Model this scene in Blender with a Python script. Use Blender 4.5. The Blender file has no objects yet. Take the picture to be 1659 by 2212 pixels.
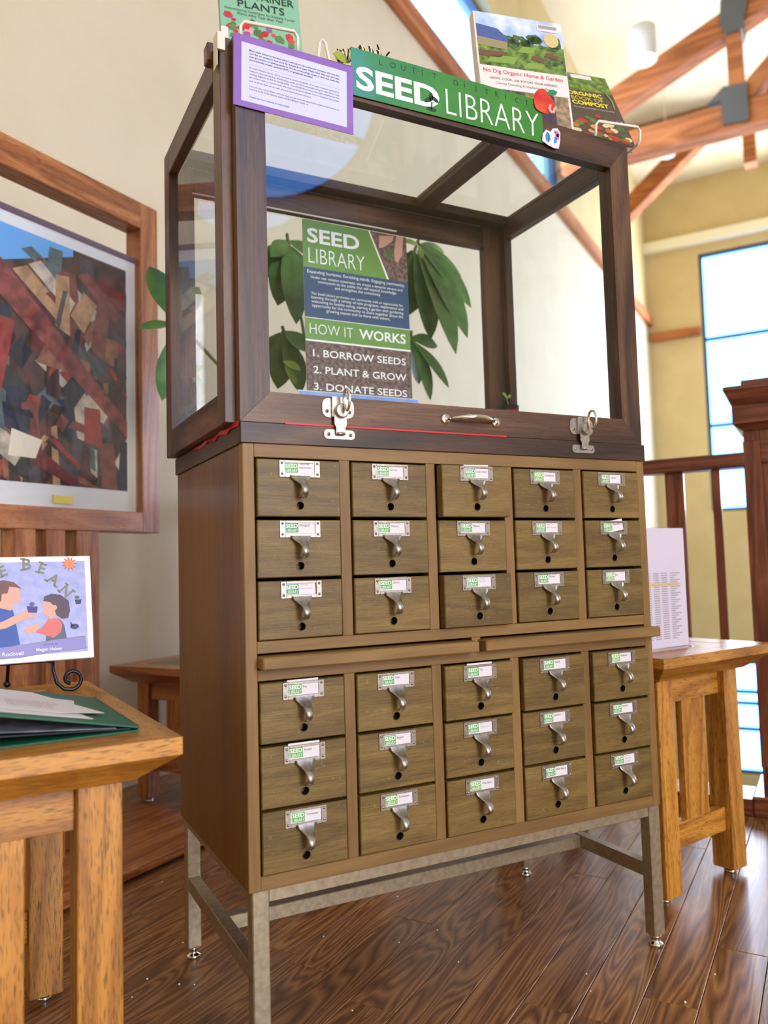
import bpy, bmesh, math, random
from mathutils import Vector, Matrix

random.seed(7)
S = bpy.context.scene
COL = S.collection
PI = math.pi

# ------------------------------------------------------------------ camera, world, lights, exposure
FPX = 1727.8
CAM = Vector((-0.36835, -1.19914, 0.75575))
YAW, PIT, ROL = math.radians(27.1087), math.radians(3.8931), math.radians(-1.5809)
fw = Vector((math.sin(YAW)*math.cos(PIT), math.cos(YAW)*math.cos(PIT), math.sin(PIT)))
rt = Vector((math.cos(YAW), -math.sin(YAW), 0)); up = rt.cross(fw)
r2 = rt*math.cos(ROL) + up*math.sin(ROL); u2 = -rt*math.sin(ROL) + up*math.cos(ROL)
cd = bpy.data.cameras.new('camera'); cam = bpy.data.objects.new('camera', cd); COL.objects.link(cam)
cd.sensor_fit = 'VERTICAL'; cd.sensor_height = 36.0; cd.lens = FPX/2212*36.0
cd.clip_start = 0.02; cd.clip_end = 200
m = Matrix((r2, u2, -fw)).transposed().to_4x4(); m.translation = CAM
cam.matrix_world = m
cd.dof.use_dof = True; cd.dof.focus_distance = 1.42; cd.dof.aperture_fstop = 28.1/1000/0.0085
S.camera = cam

# room axes: s runs along the cream wall (and the floor boards), c points into that wall
WA = math.radians(56.2)
DW = Vector((math.sin(WA), math.cos(WA), 0)); NW = Vector((-math.cos(WA), math.sin(WA), 0))
RZ = math.atan2(DW.y, DW.x)
def sc(s, c, z=0.0): return DW*s + NW*c + Vector((0, 0, z))

w = bpy.data.worlds.new('sky'); S.world = w; w.use_nodes = True
bg = w.node_tree.nodes['Background']
bg.inputs['Color'].default_value = (0.12, 0.36, 1.0, 1); bg.inputs['Strength'].default_value = 14.0

def area(name, loc, direction, sx, sy, power, color):
    l = bpy.data.lights.new(name, 'AREA'); l.shape = 'RECTANGLE'; l.size = sx; l.size_y = sy
    l.energy = power; l.color = color
    o = bpy.data.objects.new(name, l); COL.objects.link(o); o.location = loc
    o.rotation_euler = Vector(direction).to_track_quat('-Z', 'Y').to_euler()
    return o
# daylight through the room's windows, plus one added frontal fill
area('daylight_far_window', sc(11.40, -0.75, 3.35), -DW, 2.80, 3.80, 620, (1.0, 0.96, 0.86))
area('daylight_side_windows', sc(9.3, -5.92, 2.2), NW, 3.6, 3.0, 360, (1.0, 0.92, 0.78))
area('added_front_fill', sc(-2.9, -5.92, 2.2), NW, 2.0, 3.0, 520, (1.0, 0.91, 0.76))  # added to brighten the cabinet front, shines from an invented window
area('daylight_clerestory', sc(5.2, 1.40, 4.9), -NW, 3.6, 0.85, 110, (1.0, 0.98, 0.95))

vs = S.view_settings
vs.view_transform = 'Standard'; vs.look = 'None'; vs.gamma = 1.0; vs.exposure = -0.45; vs.use_curve_mapping = False

# ------------------------------------------------------------------ materials
def lin(c):
    return tuple(((v/255)/12.92 if v/255 <= 0.04045 else ((v/255+0.055)/1.055)**2.4) for v in c)
MATS = {}
def newmat(name):
    mt = bpy.data.materials.new(name); mt.use_nodes = True
    nt = mt.node_tree; p = nt.nodes['Principled BSDF']; MATS[name] = mt
    return mt, nt, p
def flat(name, rgb, rough=0.6, metal=0.0, emit=0.0, spec=None, coat=0.0):
    if name in MATS: return MATS[name]
    mt, nt, p = newmat(name); c = lin(rgb)+(1,)
    p.inputs['Base Color'].default_value = c; p.inputs['Roughness'].default_value = rough
    p.inputs['Metallic'].default_value = metal
    if spec is not None: p.inputs['Specular IOR Level'].default_value = spec
    if coat: p.inputs['Coat Weight'].default_value = coat; p.inputs['Coat Roughness'].default_value = 0.08
    if emit: p.inputs['Emission Color'].default_value = c; p.inputs['Emission Strength'].default_value = emit
    return mt
def N(nt, t, **kw):
    n = nt.nodes.new(t)
    for k, v in kw.items(): setattr(n, k, v)
    return n
def coords(nt, rnd=True):
    tc = N(nt, 'ShaderNodeTexCoord')
    if not rnd: return tc.outputs['Object'], None
    oi = N(nt, 'ShaderNodeObjectInfo'); mul = N(nt, 'ShaderNodeMath', operation='MULTIPLY'); mul.inputs[1].default_value = 17.0
    nt.links.new(oi.outputs['Random'], mul.inputs[0])
    add = N(nt, 'ShaderNodeVectorMath', operation='ADD')
    nt.links.new(tc.outputs['Object'], add.inputs[0]); nt.links.new(mul.outputs[0], add.inputs[1])
    return add.outputs[0], oi.outputs['Random']
def wood(name, dark, mid, light, axis='x', rough=0.45, scale=1.0, stretch=14.0, rings=9.0, pores=0.0, vary=0.25, coat=0.0, ringmix=0.55, bump=0.15, spots=0.0):
    key = name+'_'+axis
    if key in MATS: return MATS[key]
    mt, nt, p = newmat(key); L = nt.links.new
    co, rnd = coords(nt)
    mp = N(nt, 'ShaderNodeMapping'); L(co, mp.inputs['Vector'])
    sv = [stretch*scale]*3; sv['xyz'.index(axis)] = scale*1.0; mp.inputs['Scale'].default_value = sv
    n1 = N(nt, 'ShaderNodeTexNoise'); n1.inputs['Scale'].default_value = 1.0; n1.inputs['Detail'].default_value = 2.0; n1.inputs['Distortion'].default_value = 0.6
    L(mp.outputs[0], n1.inputs['Vector'])
    mu = N(nt, 'ShaderNodeMath', operation='MULTIPLY'); mu.inputs[1].default_value = rings; L(n1.outputs['Fac'], mu.inputs[0])
    pp = N(nt, 'ShaderNodeMath', operation='PINGPONG'); pp.inputs[1].default_value = 0.5; L(mu.outputs[0], pp.inputs[0])
    r1 = N(nt, 'ShaderNodeMath', operation='MULTIPLY'); r1.inputs[1].default_value = 2.0*ringmix; L(pp.outputs[0], r1.inputs[0])
    mp2 = N(nt, 'ShaderNodeMapping'); L(co, mp2.inputs['Vector'])
    sv = [330.0*scale]*3; sv['xyz'.index(axis)] = 14.0*scale; mp2.inputs['Scale'].default_value = sv
    n2 = N(nt, 'ShaderNodeTexNoise'); n2.inputs['Scale'].default_value = 1.0; n2.inputs['Detail'].default_value = 3.0
    L(mp2.outputs[0], n2.inputs['Vector'])
    r2_ = N(nt, 'ShaderNodeMath', operation='MULTIPLY_ADD'); r2_.inputs[1].default_value = 1.0-ringmix; L(n2.outputs['Fac'], r2_.inputs[0]); L(r1.outputs[0], r2_.inputs[2])
    ramp = N(nt, 'ShaderNodeValToRGB'); L(r2_.outputs[0], ramp.inputs[0])
    e = ramp.color_ramp.elements
    e[0].position = 0.18; e[0].color = lin(dark)+(1,); e[1].position = 0.82; e[1].color = lin(light)+(1,)
    em = ramp.color_ramp.elements.new(0.5); em.color = lin(mid)+(1,)
    col = ramp.outputs[0]
    if pores:
        mp3 = N(nt, 'ShaderNodeMapping'); L(co, mp3.inputs['Vector'])
        sv = [560.0*scale]*3; sv['xyz'.index(axis)] = 50.0*scale; mp3.inputs['Scale'].default_value = sv
        n3 = N(nt, 'ShaderNodeTexNoise'); n3.inputs['Scale'].default_value = 1.0; n3.inputs['Detail'].default_value = 1.0; L(mp3.outputs[0], n3.inputs['Vector'])
        rp = N(nt, 'ShaderNodeMapRange'); rp.inputs[1].default_value = 0.34; rp.inputs[2].default_value = 0.44; rp.inputs[3].default_value = 1-pores; rp.inputs[4].default_value = 1.0
        L(n3.outputs['Fac'], rp.inputs[0])
        mx = N(nt, 'ShaderNodeMix', data_type='RGBA', blend_type='MULTIPLY'); mx.inputs['Factor'].default_value = 1.0
        L(col, mx.inputs['A']); L(rp.outputs[0], mx.inputs['B']); col = mx.outputs['Result']
    # broad blotches and piece-to-piece variation
    n4 = N(nt, 'ShaderNodeTexNoise'); n4.inputs['Scale'].default_value = 9.0*scale; n4.inputs['Detail'].default_value = 3.0; L(co, n4.inputs['Vector'])
    b1 = N(nt, 'ShaderNodeMath', operation='ADD'); L(n4.outputs['Fac'], b1.inputs[0]); L(rnd, b1.inputs[1])
    rb = N(nt, 'ShaderNodeMapRange'); rb.inputs[1].default_value = 0.3; rb.inputs[2].default_value = 1.7; rb.inputs[3].default_value = 1-vary; rb.inputs[4].default_value = 1+vary
    L(b1.outputs[0], rb.inputs[0])
    mx = N(nt, 'ShaderNodeMix', data_type='RGBA', blend_type='MULTIPLY'); mx.inputs['Factor'].default_value = 1.0
    L(col, mx.inputs['A']); L(rb.outputs[0], mx.inputs['B']); col = mx.outputs['Result']
    if spots:
        n5 = N(nt, 'ShaderNodeTexNoise'); n5.inputs['Scale'].default_value = 105.0; n5.inputs['Detail'].default_value = 4.0; n5.inputs['Distortion'].default_value = 2.5; L(co, n5.inputs['Vector'])
        rs = N(nt, 'ShaderNodeMapRange'); rs.inputs[1].default_value = 0.665; rs.inputs[2].default_value = 0.72; rs.inputs[3].default_value = 0.0; rs.inputs[4].default_value = spots
        L(n5.outputs['Fac'], rs.inputs[0])
        mx = N(nt, 'ShaderNodeMix', data_type='RGBA'); L(rs.outputs[0], mx.inputs['Factor']); L(col, mx.inputs['A']); mx.inputs['B'].default_value = lin((196, 172, 126))+(1,)
        col = mx.outputs['Result']
    L(col, p.inputs['Base Color']); p.inputs['Roughness'].default_value = rough
    if coat: p.inputs['Coat Weight'].default_value = coat; p.inputs['Coat Roughness'].default_value = 0.12
    if bump:
        bp = N(nt, 'ShaderNodeBump'); bp.inputs['Strength'].default_value = bump; bp.inputs['Distance'].default_value = 0.001
        L(n2.outputs['Fac'], bp.inputs['Height']); L(bp.outputs[0], p.inputs['Normal'])
    return mt
def noisy(name, c1, c2, scale=8.0, rough=0.6, metal=0.0, lo=0.35, hi=0.65, bump=0.0, detail=4.0, coat=0.0):
    if name in MATS: return MATS[name]
    mt, nt, p = newmat(name); L = nt.links.new
    co, _ = coords(nt, False)
    n = N(nt, 'ShaderNodeTexNoise'); n.inputs['Scale'].default_value = scale; n.inputs['Detail'].default_value = detail; L(co, n.inputs['Vector'])
    rp = N(nt, 'ShaderNodeValToRGB'); L(n.outputs['Fac'], rp.inputs[0])
    rp.color_ramp.elements[0].position = lo; rp.color_ramp.elements[0].color = lin(c1)+(1,)
    rp.color_ramp.elements[1].position = hi; rp.color_ramp.elements[1].color = lin(c2)+(1,)
    L(rp.outputs[0], p.inputs['Base Color']); p.inputs['Roughness'].default_value = rough; p.inputs['Metallic'].default_value = metal
    if coat: p.inputs['Coat Weight'].default_value = coat; p.inputs['Coat Roughness'].default_value = 0.05
    if bump:
        b = N(nt, 'ShaderNodeBump'); b.inputs['Strength'].default_value = bump; b.inputs['Distance'].default_value = 0.002; L(n.outputs['Fac'], b.inputs['Height']); L(b.outputs[0], p.inputs['Normal'])
    return mt
def glassmat(name='glass', ior=1.5, tint=(0.97, 0.985, 0.98)):
    if name in MATS: return MATS[name]
    mt = bpy.data.materials.new(name); mt.use_nodes = True; MATS[name] = mt
    nt = mt.node_tree; nt.nodes.clear(); L = nt.links.new
    o = N(nt, 'ShaderNodeOutputMaterial'); mx = N(nt, 'ShaderNodeMixShader'); fr = N(nt, 'ShaderNodeFresnel'); fr.inputs['IOR'].default_value = ior
    t = N(nt, 'ShaderNodeBsdfTransparent'); t.inputs['Color'].default_value = tint+(1,)
    g = N(nt, 'ShaderNodeBsdfGlossy'); g.inputs['Roughness'].default_value = 0.0
    ge = N(nt, 'ShaderNodeNewGeometry'); iv = N(nt, 'ShaderNodeMath', operation='SUBTRACT'); iv.inputs[0].default_value = 1.0; L(ge.outputs['Backfacing'], iv.inputs[1])
    ml = N(nt, 'ShaderNodeMath', operation='MULTIPLY'); L(fr.outputs[0], ml.inputs[0]); L(iv.outputs[0], ml.inputs[1])   # reflect once, at the face where light enters the pane
    L(ml.outputs[0], mx.inputs[0]); L(t.outputs[0], mx.inputs[1]); L(g.outputs[0], mx.inputs[2]); L(mx.outputs[0], o.inputs['Surface'])
    return mt

def drawer_wood(): return wood('drawer_stain', (82, 62, 24), (110, 87, 38), (132, 107, 54), 'x', 0.5, 1.6, 9, 5.0, 0.25, 0.22, 0.0, 0.3, 0.25, 0.32)
def frame_wood(a='x'): return wood('cabinet_maple', (108, 80, 38), (127, 96, 50), (141, 110, 62), a, 0.52, 1.0, 14, 4.0, 0, 0.12, 0.0, 0.4, 0.12)
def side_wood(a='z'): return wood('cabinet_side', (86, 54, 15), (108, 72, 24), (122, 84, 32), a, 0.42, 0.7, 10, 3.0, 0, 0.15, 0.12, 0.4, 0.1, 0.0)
def walnut(a='x'): return wood('case_walnut', (40, 23, 13), (80, 53, 33), (114, 81, 53), a, 0.45, 0.8, 8, 5.0, 0.3, 0.3, 0.05, 0.5, 0.15)
def oak(a='x'): return wood('golden_oak', (138, 84, 24), (182, 122, 42), (202, 143, 60), a, 0.38, 1.0, 12, 7.0, 0.6, 0.12, 0.2, 0.45, 0.2)
def redoak(a='x'): return wood('red_oak', (118, 64, 30), (158, 94, 48), (180, 118, 68), a, 0.38, 1.0, 12, 8.0, 0.4, 0.15, 0.2, 0.5, 0.2)
def cherry(a='x'): return wood('dark_cherry', (72, 34, 20), (104, 54, 34), (128, 74, 50), a, 0.35, 1.0, 12, 7.0, 0.3, 0.12, 0.2, 0.5, 0.15)
def beamwood(a='x'): return wood('beam_timber', (130, 74, 34), (164, 96, 46), (184, 116, 62), a, 0.85, 0.35, 9, 6.0, 0.1, 0.1, 0.0, 0.5, 0.05)
FLOORW = wood('floor_board', (80, 46, 22), (130, 85, 46), (166, 119, 72), 'x', 0.38, 1.0, 11, 20.0, 0.15, 0.2, 0.08, 0.5, 0.05)
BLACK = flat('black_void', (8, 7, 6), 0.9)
NICKEL = noisy('brushed_nickel', (158, 152, 143), (188, 182, 174), 160, 0.40, 1.0, 0.3, 0.7, 0.05)
CHROME = flat('chrome', (225, 222, 216), 0.12, 1.0)
STEEL = noisy('worn_steel_paint', (150, 136, 112), (172, 158, 132), 90, 0.4, 0.6, 0.3, 0.6, 0.04)
GLASS = glassmat()
PAPER = flat('white_paper', (222, 217, 222), 0.55)
CREAM = noisy('cream_wall_paint', (200, 187, 158), (206, 193, 165), 3, 0.75)
YELLOW = noisy('yellow_wall_paint', (190, 170, 116), (197, 178, 126), 3, 0.75)
CEIL = noisy('ceiling_paint', (214, 206, 170), (220, 212, 180), 2, 0.8)
GREENP = flat('print_green', (78, 166, 72), 0.5)
INK = flat('print_ink', (36, 34, 38), 0.6)
WHITEP = flat('print_white', (246, 246, 244), 0.5)

# ------------------------------------------------------------------ mesh builder
_TXT = {}
def textgeo(body, bold=0.0):
    k = (body, bold)
    if k in _TXT: return _TXT[k]
    cu = bpy.data.curves.new('t', 'FONT'); cu.body = body; cu.size = 1.0; cu.offset = bold; cu.resolution_u = 3; cu.fill_mode = 'FRONT'
    cu.space_line = 1.0
    o = bpy.data.objects.new('t', cu); COL.objects.link(o)
    me = bpy.data.meshes.new_from_object(o.evaluated_get(bpy.context.evaluated_depsgraph_get()))
    vv = [(v.co.x, v.co.y) for v in me.vertices]; ff = [tuple(p.vertices) for p in me.polygons]
    bpy.data.objects.remove(o); bpy.data.curves.remove(cu); bpy.data.meshes.remove(me)
    if not vv: vv = [(0, 0), (1, 1)]
    x0 = min(v[0] for v in vv); x1 = max(v[0] for v in vv); y0 = min(v[1] for v in vv); y1 = max(v[1] for v in vv)
    r = ([(v[0]-x0, v[1]-y0) for v in vv], ff, x1-x0, y1-y0)
    _TXT[k] = r
    return r

class MB:
    def __init__(self): self.v = []; self.f = []; self.mi = []; self.sm = []; self.mats = []
    def mat(self, m):
        if m not in self.mats: self.mats.append(m)
        return self.mats.index(m)
    def add(self, vs, fs, m, smooth=False):
        o = len(self.v); k = self.mat(m)
        self.v += [tuple(v) for v in vs]
        for f in fs: self.f.append(tuple(i+o for i in f)); self.mi.append(k); self.sm.append(smooth)
        return self
    def box(self, x0, x1, y0, y1, z0, z1, m, bev=0.0):
        if x0 > x1: x0, x1 = x1, x0
        if y0 > y1: y0, y1 = y1, y0
        if z0 > z1: z0, z1 = z1, z0
        if bev <= 0:
            vs = [(x, y, z) for x in (x0, x1) for y in (y0, y1) for z in (z0, z1)]
            fs = [(0, 1, 3, 2), (4, 6, 7, 5), (0, 4, 5, 1), (2, 3, 7, 6), (0, 2, 6, 4), (1, 5, 7, 3)]
            return self.add(vs, fs, m)
        b = min(bev, (x1-x0)/2.01, (y1-y0)/2.01, (z1-z0)/2.01)
        vs = []; idx = {}
        for ix, (X, dx) in enumerate(((x0, 1), (x1, -1))):
            for iy, (Y, dy) in enumerate(((y0, 1), (y1, -1))):
                for iz, (Z, dz) in enumerate(((z0, 1), (z1, -1))):
                    idx[(ix, iy, iz, 'x')] = len(vs); vs.append((X, Y+dy*b, Z+dz*b))
                    idx[(ix, iy, iz, 'y')] = len(vs); vs.append((X+dx*b, Y, Z+dz*b))
                    idx[(ix, iy, iz, 'z')] = len(vs); vs.append((X+dx*b, Y+dy*b, Z))
        I = idx; fs = []
        for a in (0, 1):
            q = [I[(a, 0, 0, 'x')], I[(a, 1, 0, 'x')], I[(a, 1, 1, 'x')], I[(a, 0, 1, 'x')]]; fs.append(q if a else q[::-1])
            q = [I[(0, a, 0, 'y')], I[(0, a, 1, 'y')], I[(1, a, 1, 'y')], I[(1, a, 0, 'y')]]; fs.append(q if a else q[::-1])
            q = [I[(0, 0, a, 'z')], I[(1, 0, a, 'z')], I[(1, 1, a, 'z')], I[(0, 1, a, 'z')]]; fs.append(q if a else q[::-1])
        for a in (0, 1):
            for c in (0, 1):
                fs.append([I[(a, c, 0, 'x')], I[(a, c, 1, 'x')], I[(a, c, 1, 'y')], I[(a, c, 0, 'y')]])
                fs.append([I[(a, 0, c, 'x')], I[(a, 1, c, 'x')], I[(a, 1, c, 'z')], I[(a, 0, c, 'z')]])
                fs.append([I[(0, a, c, 'y')], I[(1, a, c, 'y')], I[(1, a, c, 'z')], I[(0, a, c, 'z')]])
        for k in [(i, j, l) for i in (0, 1) for j in (0, 1) for l in (0, 1)]:
            fs.append([I[k+('x',)], I[k+('y',)], I[k+('z',)]])
        return self.add(vs, fs, m)
    def prism(self, poly, org, ax, ay, ext, m):
        """polygon (2-D) in plane (org, ax, ay), extruded by vector ext"""
        org = Vector(org); ax = Vector(ax); ay = Vector(ay); ext = Vector(ext); n = len(poly)
        a = [org+ax*p[0]+ay*p[1] for p in poly]; b = [q+ext for q in a]
        fs = [tuple(range(n))[::-1], tuple(range(n, 2*n))]+[(i, (i+1) % n, n+(i+1) % n, n+i) for i in range(n)]
        return self.add(a+b, fs, m)
    def poly(self, poly, org, ax, ay, m):
        org = Vector(org); ax = Vector(ax); ay = Vector(ay)
        return self.add([org+ax*p[0]+ay*p[1] for p in poly], [tuple(range(len(poly)))], m)
    def tube(self, pts, r, m, n=10, closed=False, caps=True):
        pts = [Vector(p) for p in pts]; rs = r if isinstance(r, (list, tuple)) else [r]*len(pts)
        vs = []; L = len(pts); prev = None
        for i, p in enumerate(pts):
            if closed: t = pts[(i+1) % L]-pts[i-1]
            else: t = pts[min(i+1, L-1)]-pts[max(i-1, 0)]
            t.normalize()
            if prev is None:
                a = t.orthogonal().normalized()
            else:
                a = (prev-t*prev.dot(t)); a = a.normalized() if a.length > 1e-6 else t.orthogonal().normalized()
            prev = a; b = t.cross(a)
            for k in range(n):
                an = 2*PI*k/n; vs.append(p+(a*math.cos(an)+b*math.sin(an))*rs[i])
        fs = []
        for i in range(L if closed else L-1):
            j = (i+1) % L
            for k in range(n): fs.append((i*n+k, i*n+(k+1) % n, j*n+(k+1) % n, j*n+k))
        self.add(vs, fs, m, True)
        if caps and not closed:
            o = len(self.v)-len(vs); k = self.mat(m)
            for base, rev in ((0, True), ((L-1)*n, False)):
                f = tuple(o+base+q for q in range(n)); self.f.append(f[::-1] if rev else f); self.mi.append(k); self.sm.append(False)
        return self
    def lathe(self, prof, org, m, axis='z', n=20, smooth=True, caps=True):
        org = Vector(org); vs = []
        for r, h in prof:
            for k in range(n):
                a = 2*PI*k/n; c, s_ = r*math.cos(a), r*math.sin(a)
                vs.append(org+Vector({'z': (c, s_, h), 'y': (c, h, s_), 'x': (h, c, s_)}[axis]))
        fs = [(i*n+k, i*n+(k+1) % n, (i+1)*n+(k+1) % n, (i+1)*n+k) for i in range(len(prof)-1) for k in range(n)]
        if caps and prof[0][0] > 1e-6: fs.append(tuple(range(n))[::-1])
        if caps and prof[-1][0] > 1e-6: fs.append(tuple(range((len(prof)-1)*n, len(prof)*n)))
        return self.add(vs, fs, m, smooth)
    def text(self, body, org, ax, ay, x, y, m, h=None, w_=None, bold=0.0, align='l', fit=False):
        """lettering with lower-left corner (x, y) in the plane (org, ax, ay)"""
        vs, fs, tw, th = textgeo(body, bold)
        if fit: sx, sy = w_/tw, h/th
        elif w_: sx = sy = w_/tw
        else: sx = sy = h/th
        if align == 'c': x -= tw*sx/2
        if align == 'r': x -= tw*sx
        org = Vector(org); ax = Vector(ax); ay = Vector(ay)
        return self.add([org+ax*(x+v[0]*sx)+ay*(y+v[1]*sy) for v in vs], fs, m)
    def build(self, name, parent=None, loc=None, rot=None, shift=None, label=None):
        me = bpy.data.meshes.new(name)
        v = self.v
        if shift is not None: v = [(a[0]-shift[0], a[1]-shift[1], a[2]-shift[2]) for a in v]
        me.from_pydata(v, [], self.f)
        for mt in self.mats: me.materials.append(mt)
        me.polygons.foreach_set('material_index', self.mi); me.polygons.foreach_set('use_smooth', self.sm)
        bm = bmesh.new(); bm.from_mesh(me)
        me.validate(); bm.free(); me.update()
        o = bpy.data.objects.new(name, me); COL.objects.link(o)
        if parent is not None: o.parent = parent
        if loc is not None: o.location = loc
        if rot is not None: o.rotation_euler = rot
        if label: o['label'] = label
        return o
def fixnormals(o):
    bm = bmesh.new(); bm.from_mesh(o.data); bmesh.ops.recalc_face_normals(bm, faces=bm.faces); bm.to_mesh(o.data); bm.free()
def link_copy(o, parent, loc=None):
    c = o.copy(); COL.objects.link(c); c.parent = parent
    if loc is not None: c.location = loc
    return c
def thing(name, label, cat, loc=(0, 0, 0), rz=0.0, group=None):
    o = bpy.data.objects.new(name, None); COL.objects.link(o); o.location = loc; o.rotation_euler = (0, 0, rz); o.empty_display_size = 0.05
    return tag(o, label, cat, group)
def tag(o, label, cat, group=None):
    o['label'] = label; o['category'] = cat
    if group: o['group'] = group
    return o
def struct(o, label=None):
    o['kind'] = 'structure'
    if label: o['label'] = label
    return o
X_, Y_, Z_ = Vector((1, 0, 0)), Vector((0, 1, 0)), Vector((0, 0, 1))
def arc(cx, cz, r, a0, a1, n): return [(cx+r*math.cos(a0+(a1-a0)*i/n), cz+r*math.sin(a0+(a1-a0)*i/n)) for i in range(n+1)]
def rrect(x0, y0, x1, y1, r, n=4):
    return arc(x1-r, y0+r, r, -PI/2, 0, n)+arc(x1-r, y1-r, r, 0, PI/2, n)+arc(x0+r, y1-r, r, PI/2, PI, n)+arc(x0+r, y0+r, r, PI, 1.5*PI, n)

# ------------------------------------------------------------------ the room
ROOT = (0, 0, 0); RROT = (0, 0, RZ)
S_EDGE = 1.96            # the floor ends at the railing; a lower storey opens beyond it
def rbox(name, s0, s1, c0, c1, z0, z1, m, label=None, parent=None):
    o = MB().box(s0, s1, c0, c1, z0, z1, m).build(name, parent, None, None if parent else RROT)
    return o if parent else struct(o, label)

floor = rbox('floor', -4.2, S_EDGE, -6.2, 1.55, -0.30, -0.0045, wood('floor_board', None, None, None, 'x'))
# floor boards near the camera, one object each
PWID = 0.0905; C0 = -0.373
plank_meshes = {}
cnt = 0
row = -8
boards = []
for row in range(-10, 18):
    c0 = C0+row*PWID
    rs = random.Random(row*7+3); s = -1.2-rs.random()*0.9
    while s < S_EDGE-0.02:
        ln = 0.9 if rs.random() < .6 else 1.2
        e = min(s+ln, S_EDGE)
        if e-s > 0.05: boards.append((s, e, c0))
        s += ln
for (s, e, c0) in boards:
    key = round(e-s, 3)
    if key not in plank_meshes:
        ob = MB().box(-(e-s)/2+.0006, (e-s)/2-.0006, .0005, PWID-.0005, -0.006, 0.0, FLOORW, 0.0011).build('plank', floor, ((s+e)/2, c0, 0))
        plank_meshes[key] = ob
    else:
        link_copy(plank_meshes[key], floor, ((s+e)/2, c0, 0))

wall_back = rbox('wall_back', -4.2, 11.7, 1.45, 1.65, -3.2, 4.28, CREAM)
wu = MB()
wu.box(-4.2, 3.3, 1.45, 1.65, 4.28, 6.6, YELLOW); wu.box(7.1, 11.7, 1.45, 1.65, 4.28, 6.6, YELLOW)
wu.box(3.3, 7.1, 1.45, 1.65, 4.28, 4.42, YELLOW); wu.box(3.3, 7.1, 1.45, 1.65, 5.40, 6.6, YELLOW)
struct(wu.build('wall_upper', None, None, RROT))
tr = struct(MB().box(-4.2, 11.5, 1.38, 1.452, 4.28, 4.42, beamwood('x'), .008).build('trim_1', None, None, RROT))
tr2 = struct(MB().box(11.40, 11.52, .70, 1.40, 4.03, 4.15, beamwood('y'), .008).build('trim_2', None, None, RROT))
# far wall with tall windows, reaching down to the lower storey
wy = MB()
WZ0, WZ1, WC1, WC0 = 1.42, 5.26, 0.69, -2.2
wy.box(11.5, 11.7, WC1, 1.65, -3.2, 6.6, YELLOW); wy.box(11.5, 11.7, -6.2, WC0, -3.2, 6.6, YELLOW)
wy.box(11.5, 11.7, WC0, WC1, WZ1, 6.6, YELLOW); wy.box(11.5, 11.7, WC0, WC1, -0.72, WZ0, YELLOW); wy.box(11.5, 11.7, WC0, WC1, -3.2, -2.3, YELLOW)
struct(wy.build('wall_far', None, None, RROT))
struct(MB().box(11.40, 11.52, -6.2, 1.5, 5.40, 5.56, flat('moulding_paint', (228, 224, 190), .6), .01).build('trim_3', None, None, RROT))
WFR = flat('window_frame_dark', (70, 74, 78), .4, .3)
def window(name, s0, s1, cc0, cc1, z0, z1, vbars, hbars, axis):
    m_ = MB(); b = .05
    def bar(u0, u1, a, c):
        if axis == 's': m_.box(s0, s1, u0, u1, a, c, WFR, .004)
        else: m_.box(u0, u1, s0, s1, a, c, WFR, .004)
    bar(cc0, cc0+b, z0, z1); bar(cc1-b, cc1, z0, z1); bar(cc0+b, cc1-b, z0, z0+b); bar(cc0+b, cc1-b, z1-b, z1)
    for q in vbars: bar(q-.025, q+.025, z0+b, z1-b)
    for q in hbars: bar(cc0+b, cc1-b, q-.025, q+.025)
    o = struct(m_.build(name, None, None, RROT))
    vv = [cc0+b]+list(vbars)+[cc1-b]; hh = [z0+b]+list(hbars)+[z1-b]; mid = (s0+s1)/2
    for i in range(len(vv)-1):
        for j in range(len(hh)-1):
            p = MB()
            if axis == 's': p.box(mid-.003, mid+.003, vv[i], vv[i+1], hh[j], hh[j+1], GLASS)
            else: p.box(vv[i], vv[i+1], mid-.003, mid+.003, hh[j], hh[j+1], GLASS)
            p.build('pane', o)
    return o
window('window_1', 11.53, 11.60, WC0, WC1, WZ0, WZ1, (-0.75,), (2.68, 3.97), 's')
window('window_2', 11.53, 11.60, WC0, WC1, -2.3, -0.72, (-0.75,), (-1.68, -1.32, -1.16), 's')
# side wall behind the photographer: window bank plus a round window, left end wall
ws = MB()
SB0, SB1, SZ0, SZ1 = 7.5, 11.1, 0.7, 3.7
RC, RR, RZC = -1.40, 1.00, 5.25
NB0, NB1 = -3.9, -1.9
ws.box(-4.2, NB0, -6.2, -6.0, -.3, 3.9, CREAM); ws.box(NB1, SB0, -6.2, -6.0, -3.2, 3.9, CREAM); ws.box(NB0, NB1, -6.2, -6.0, -.3, SZ0, CREAM); ws.box(NB0, NB1, -6.2, -6.0, SZ1, 3.9, CREAM); ws.box(SB1, 11.7, -6.2, -6.0, -3.2, 3.9, CREAM)
ws.box(SB0, SB1, -6.2, -6.0, -3.2, SZ0, CREAM); ws.box(SB0, SB1, -6.2, -6.0, SZ1, 3.9, CREAM)
ws.box(-4.2, RC-1.3, -6.2, -6.0, 3.9, 6.6, CREAM); ws.box(RC+1.3, 11.7, -6.2, -6.0, 3.9, 6.6, CREAM)
nn = 48; outer = []; inner = []
for k in range(nn):
    a = 2*PI*k/nn; ca, sa = math.cos(a), math.sin(a)
    inner.append((RC+RR*ca, RZC+RR*sa))
    t = min((1.3/abs(ca)) if abs(ca) > 1e-6 else 9, ((6.6-RZC)/sa if sa > 1e-6 else ((RZC-3.9)/-sa if sa < -1e-6 else 9)))
    outer.append((RC+t*ca, RZC+t*sa))
for yy in (-6.0, -6.2):
    ws.add([(p[0], yy, p[1]) for p in inner+outer], [(k, (k+1) % nn, nn+(k+1) % nn, nn+k) for k in range(nn)], CREAM)
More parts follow.
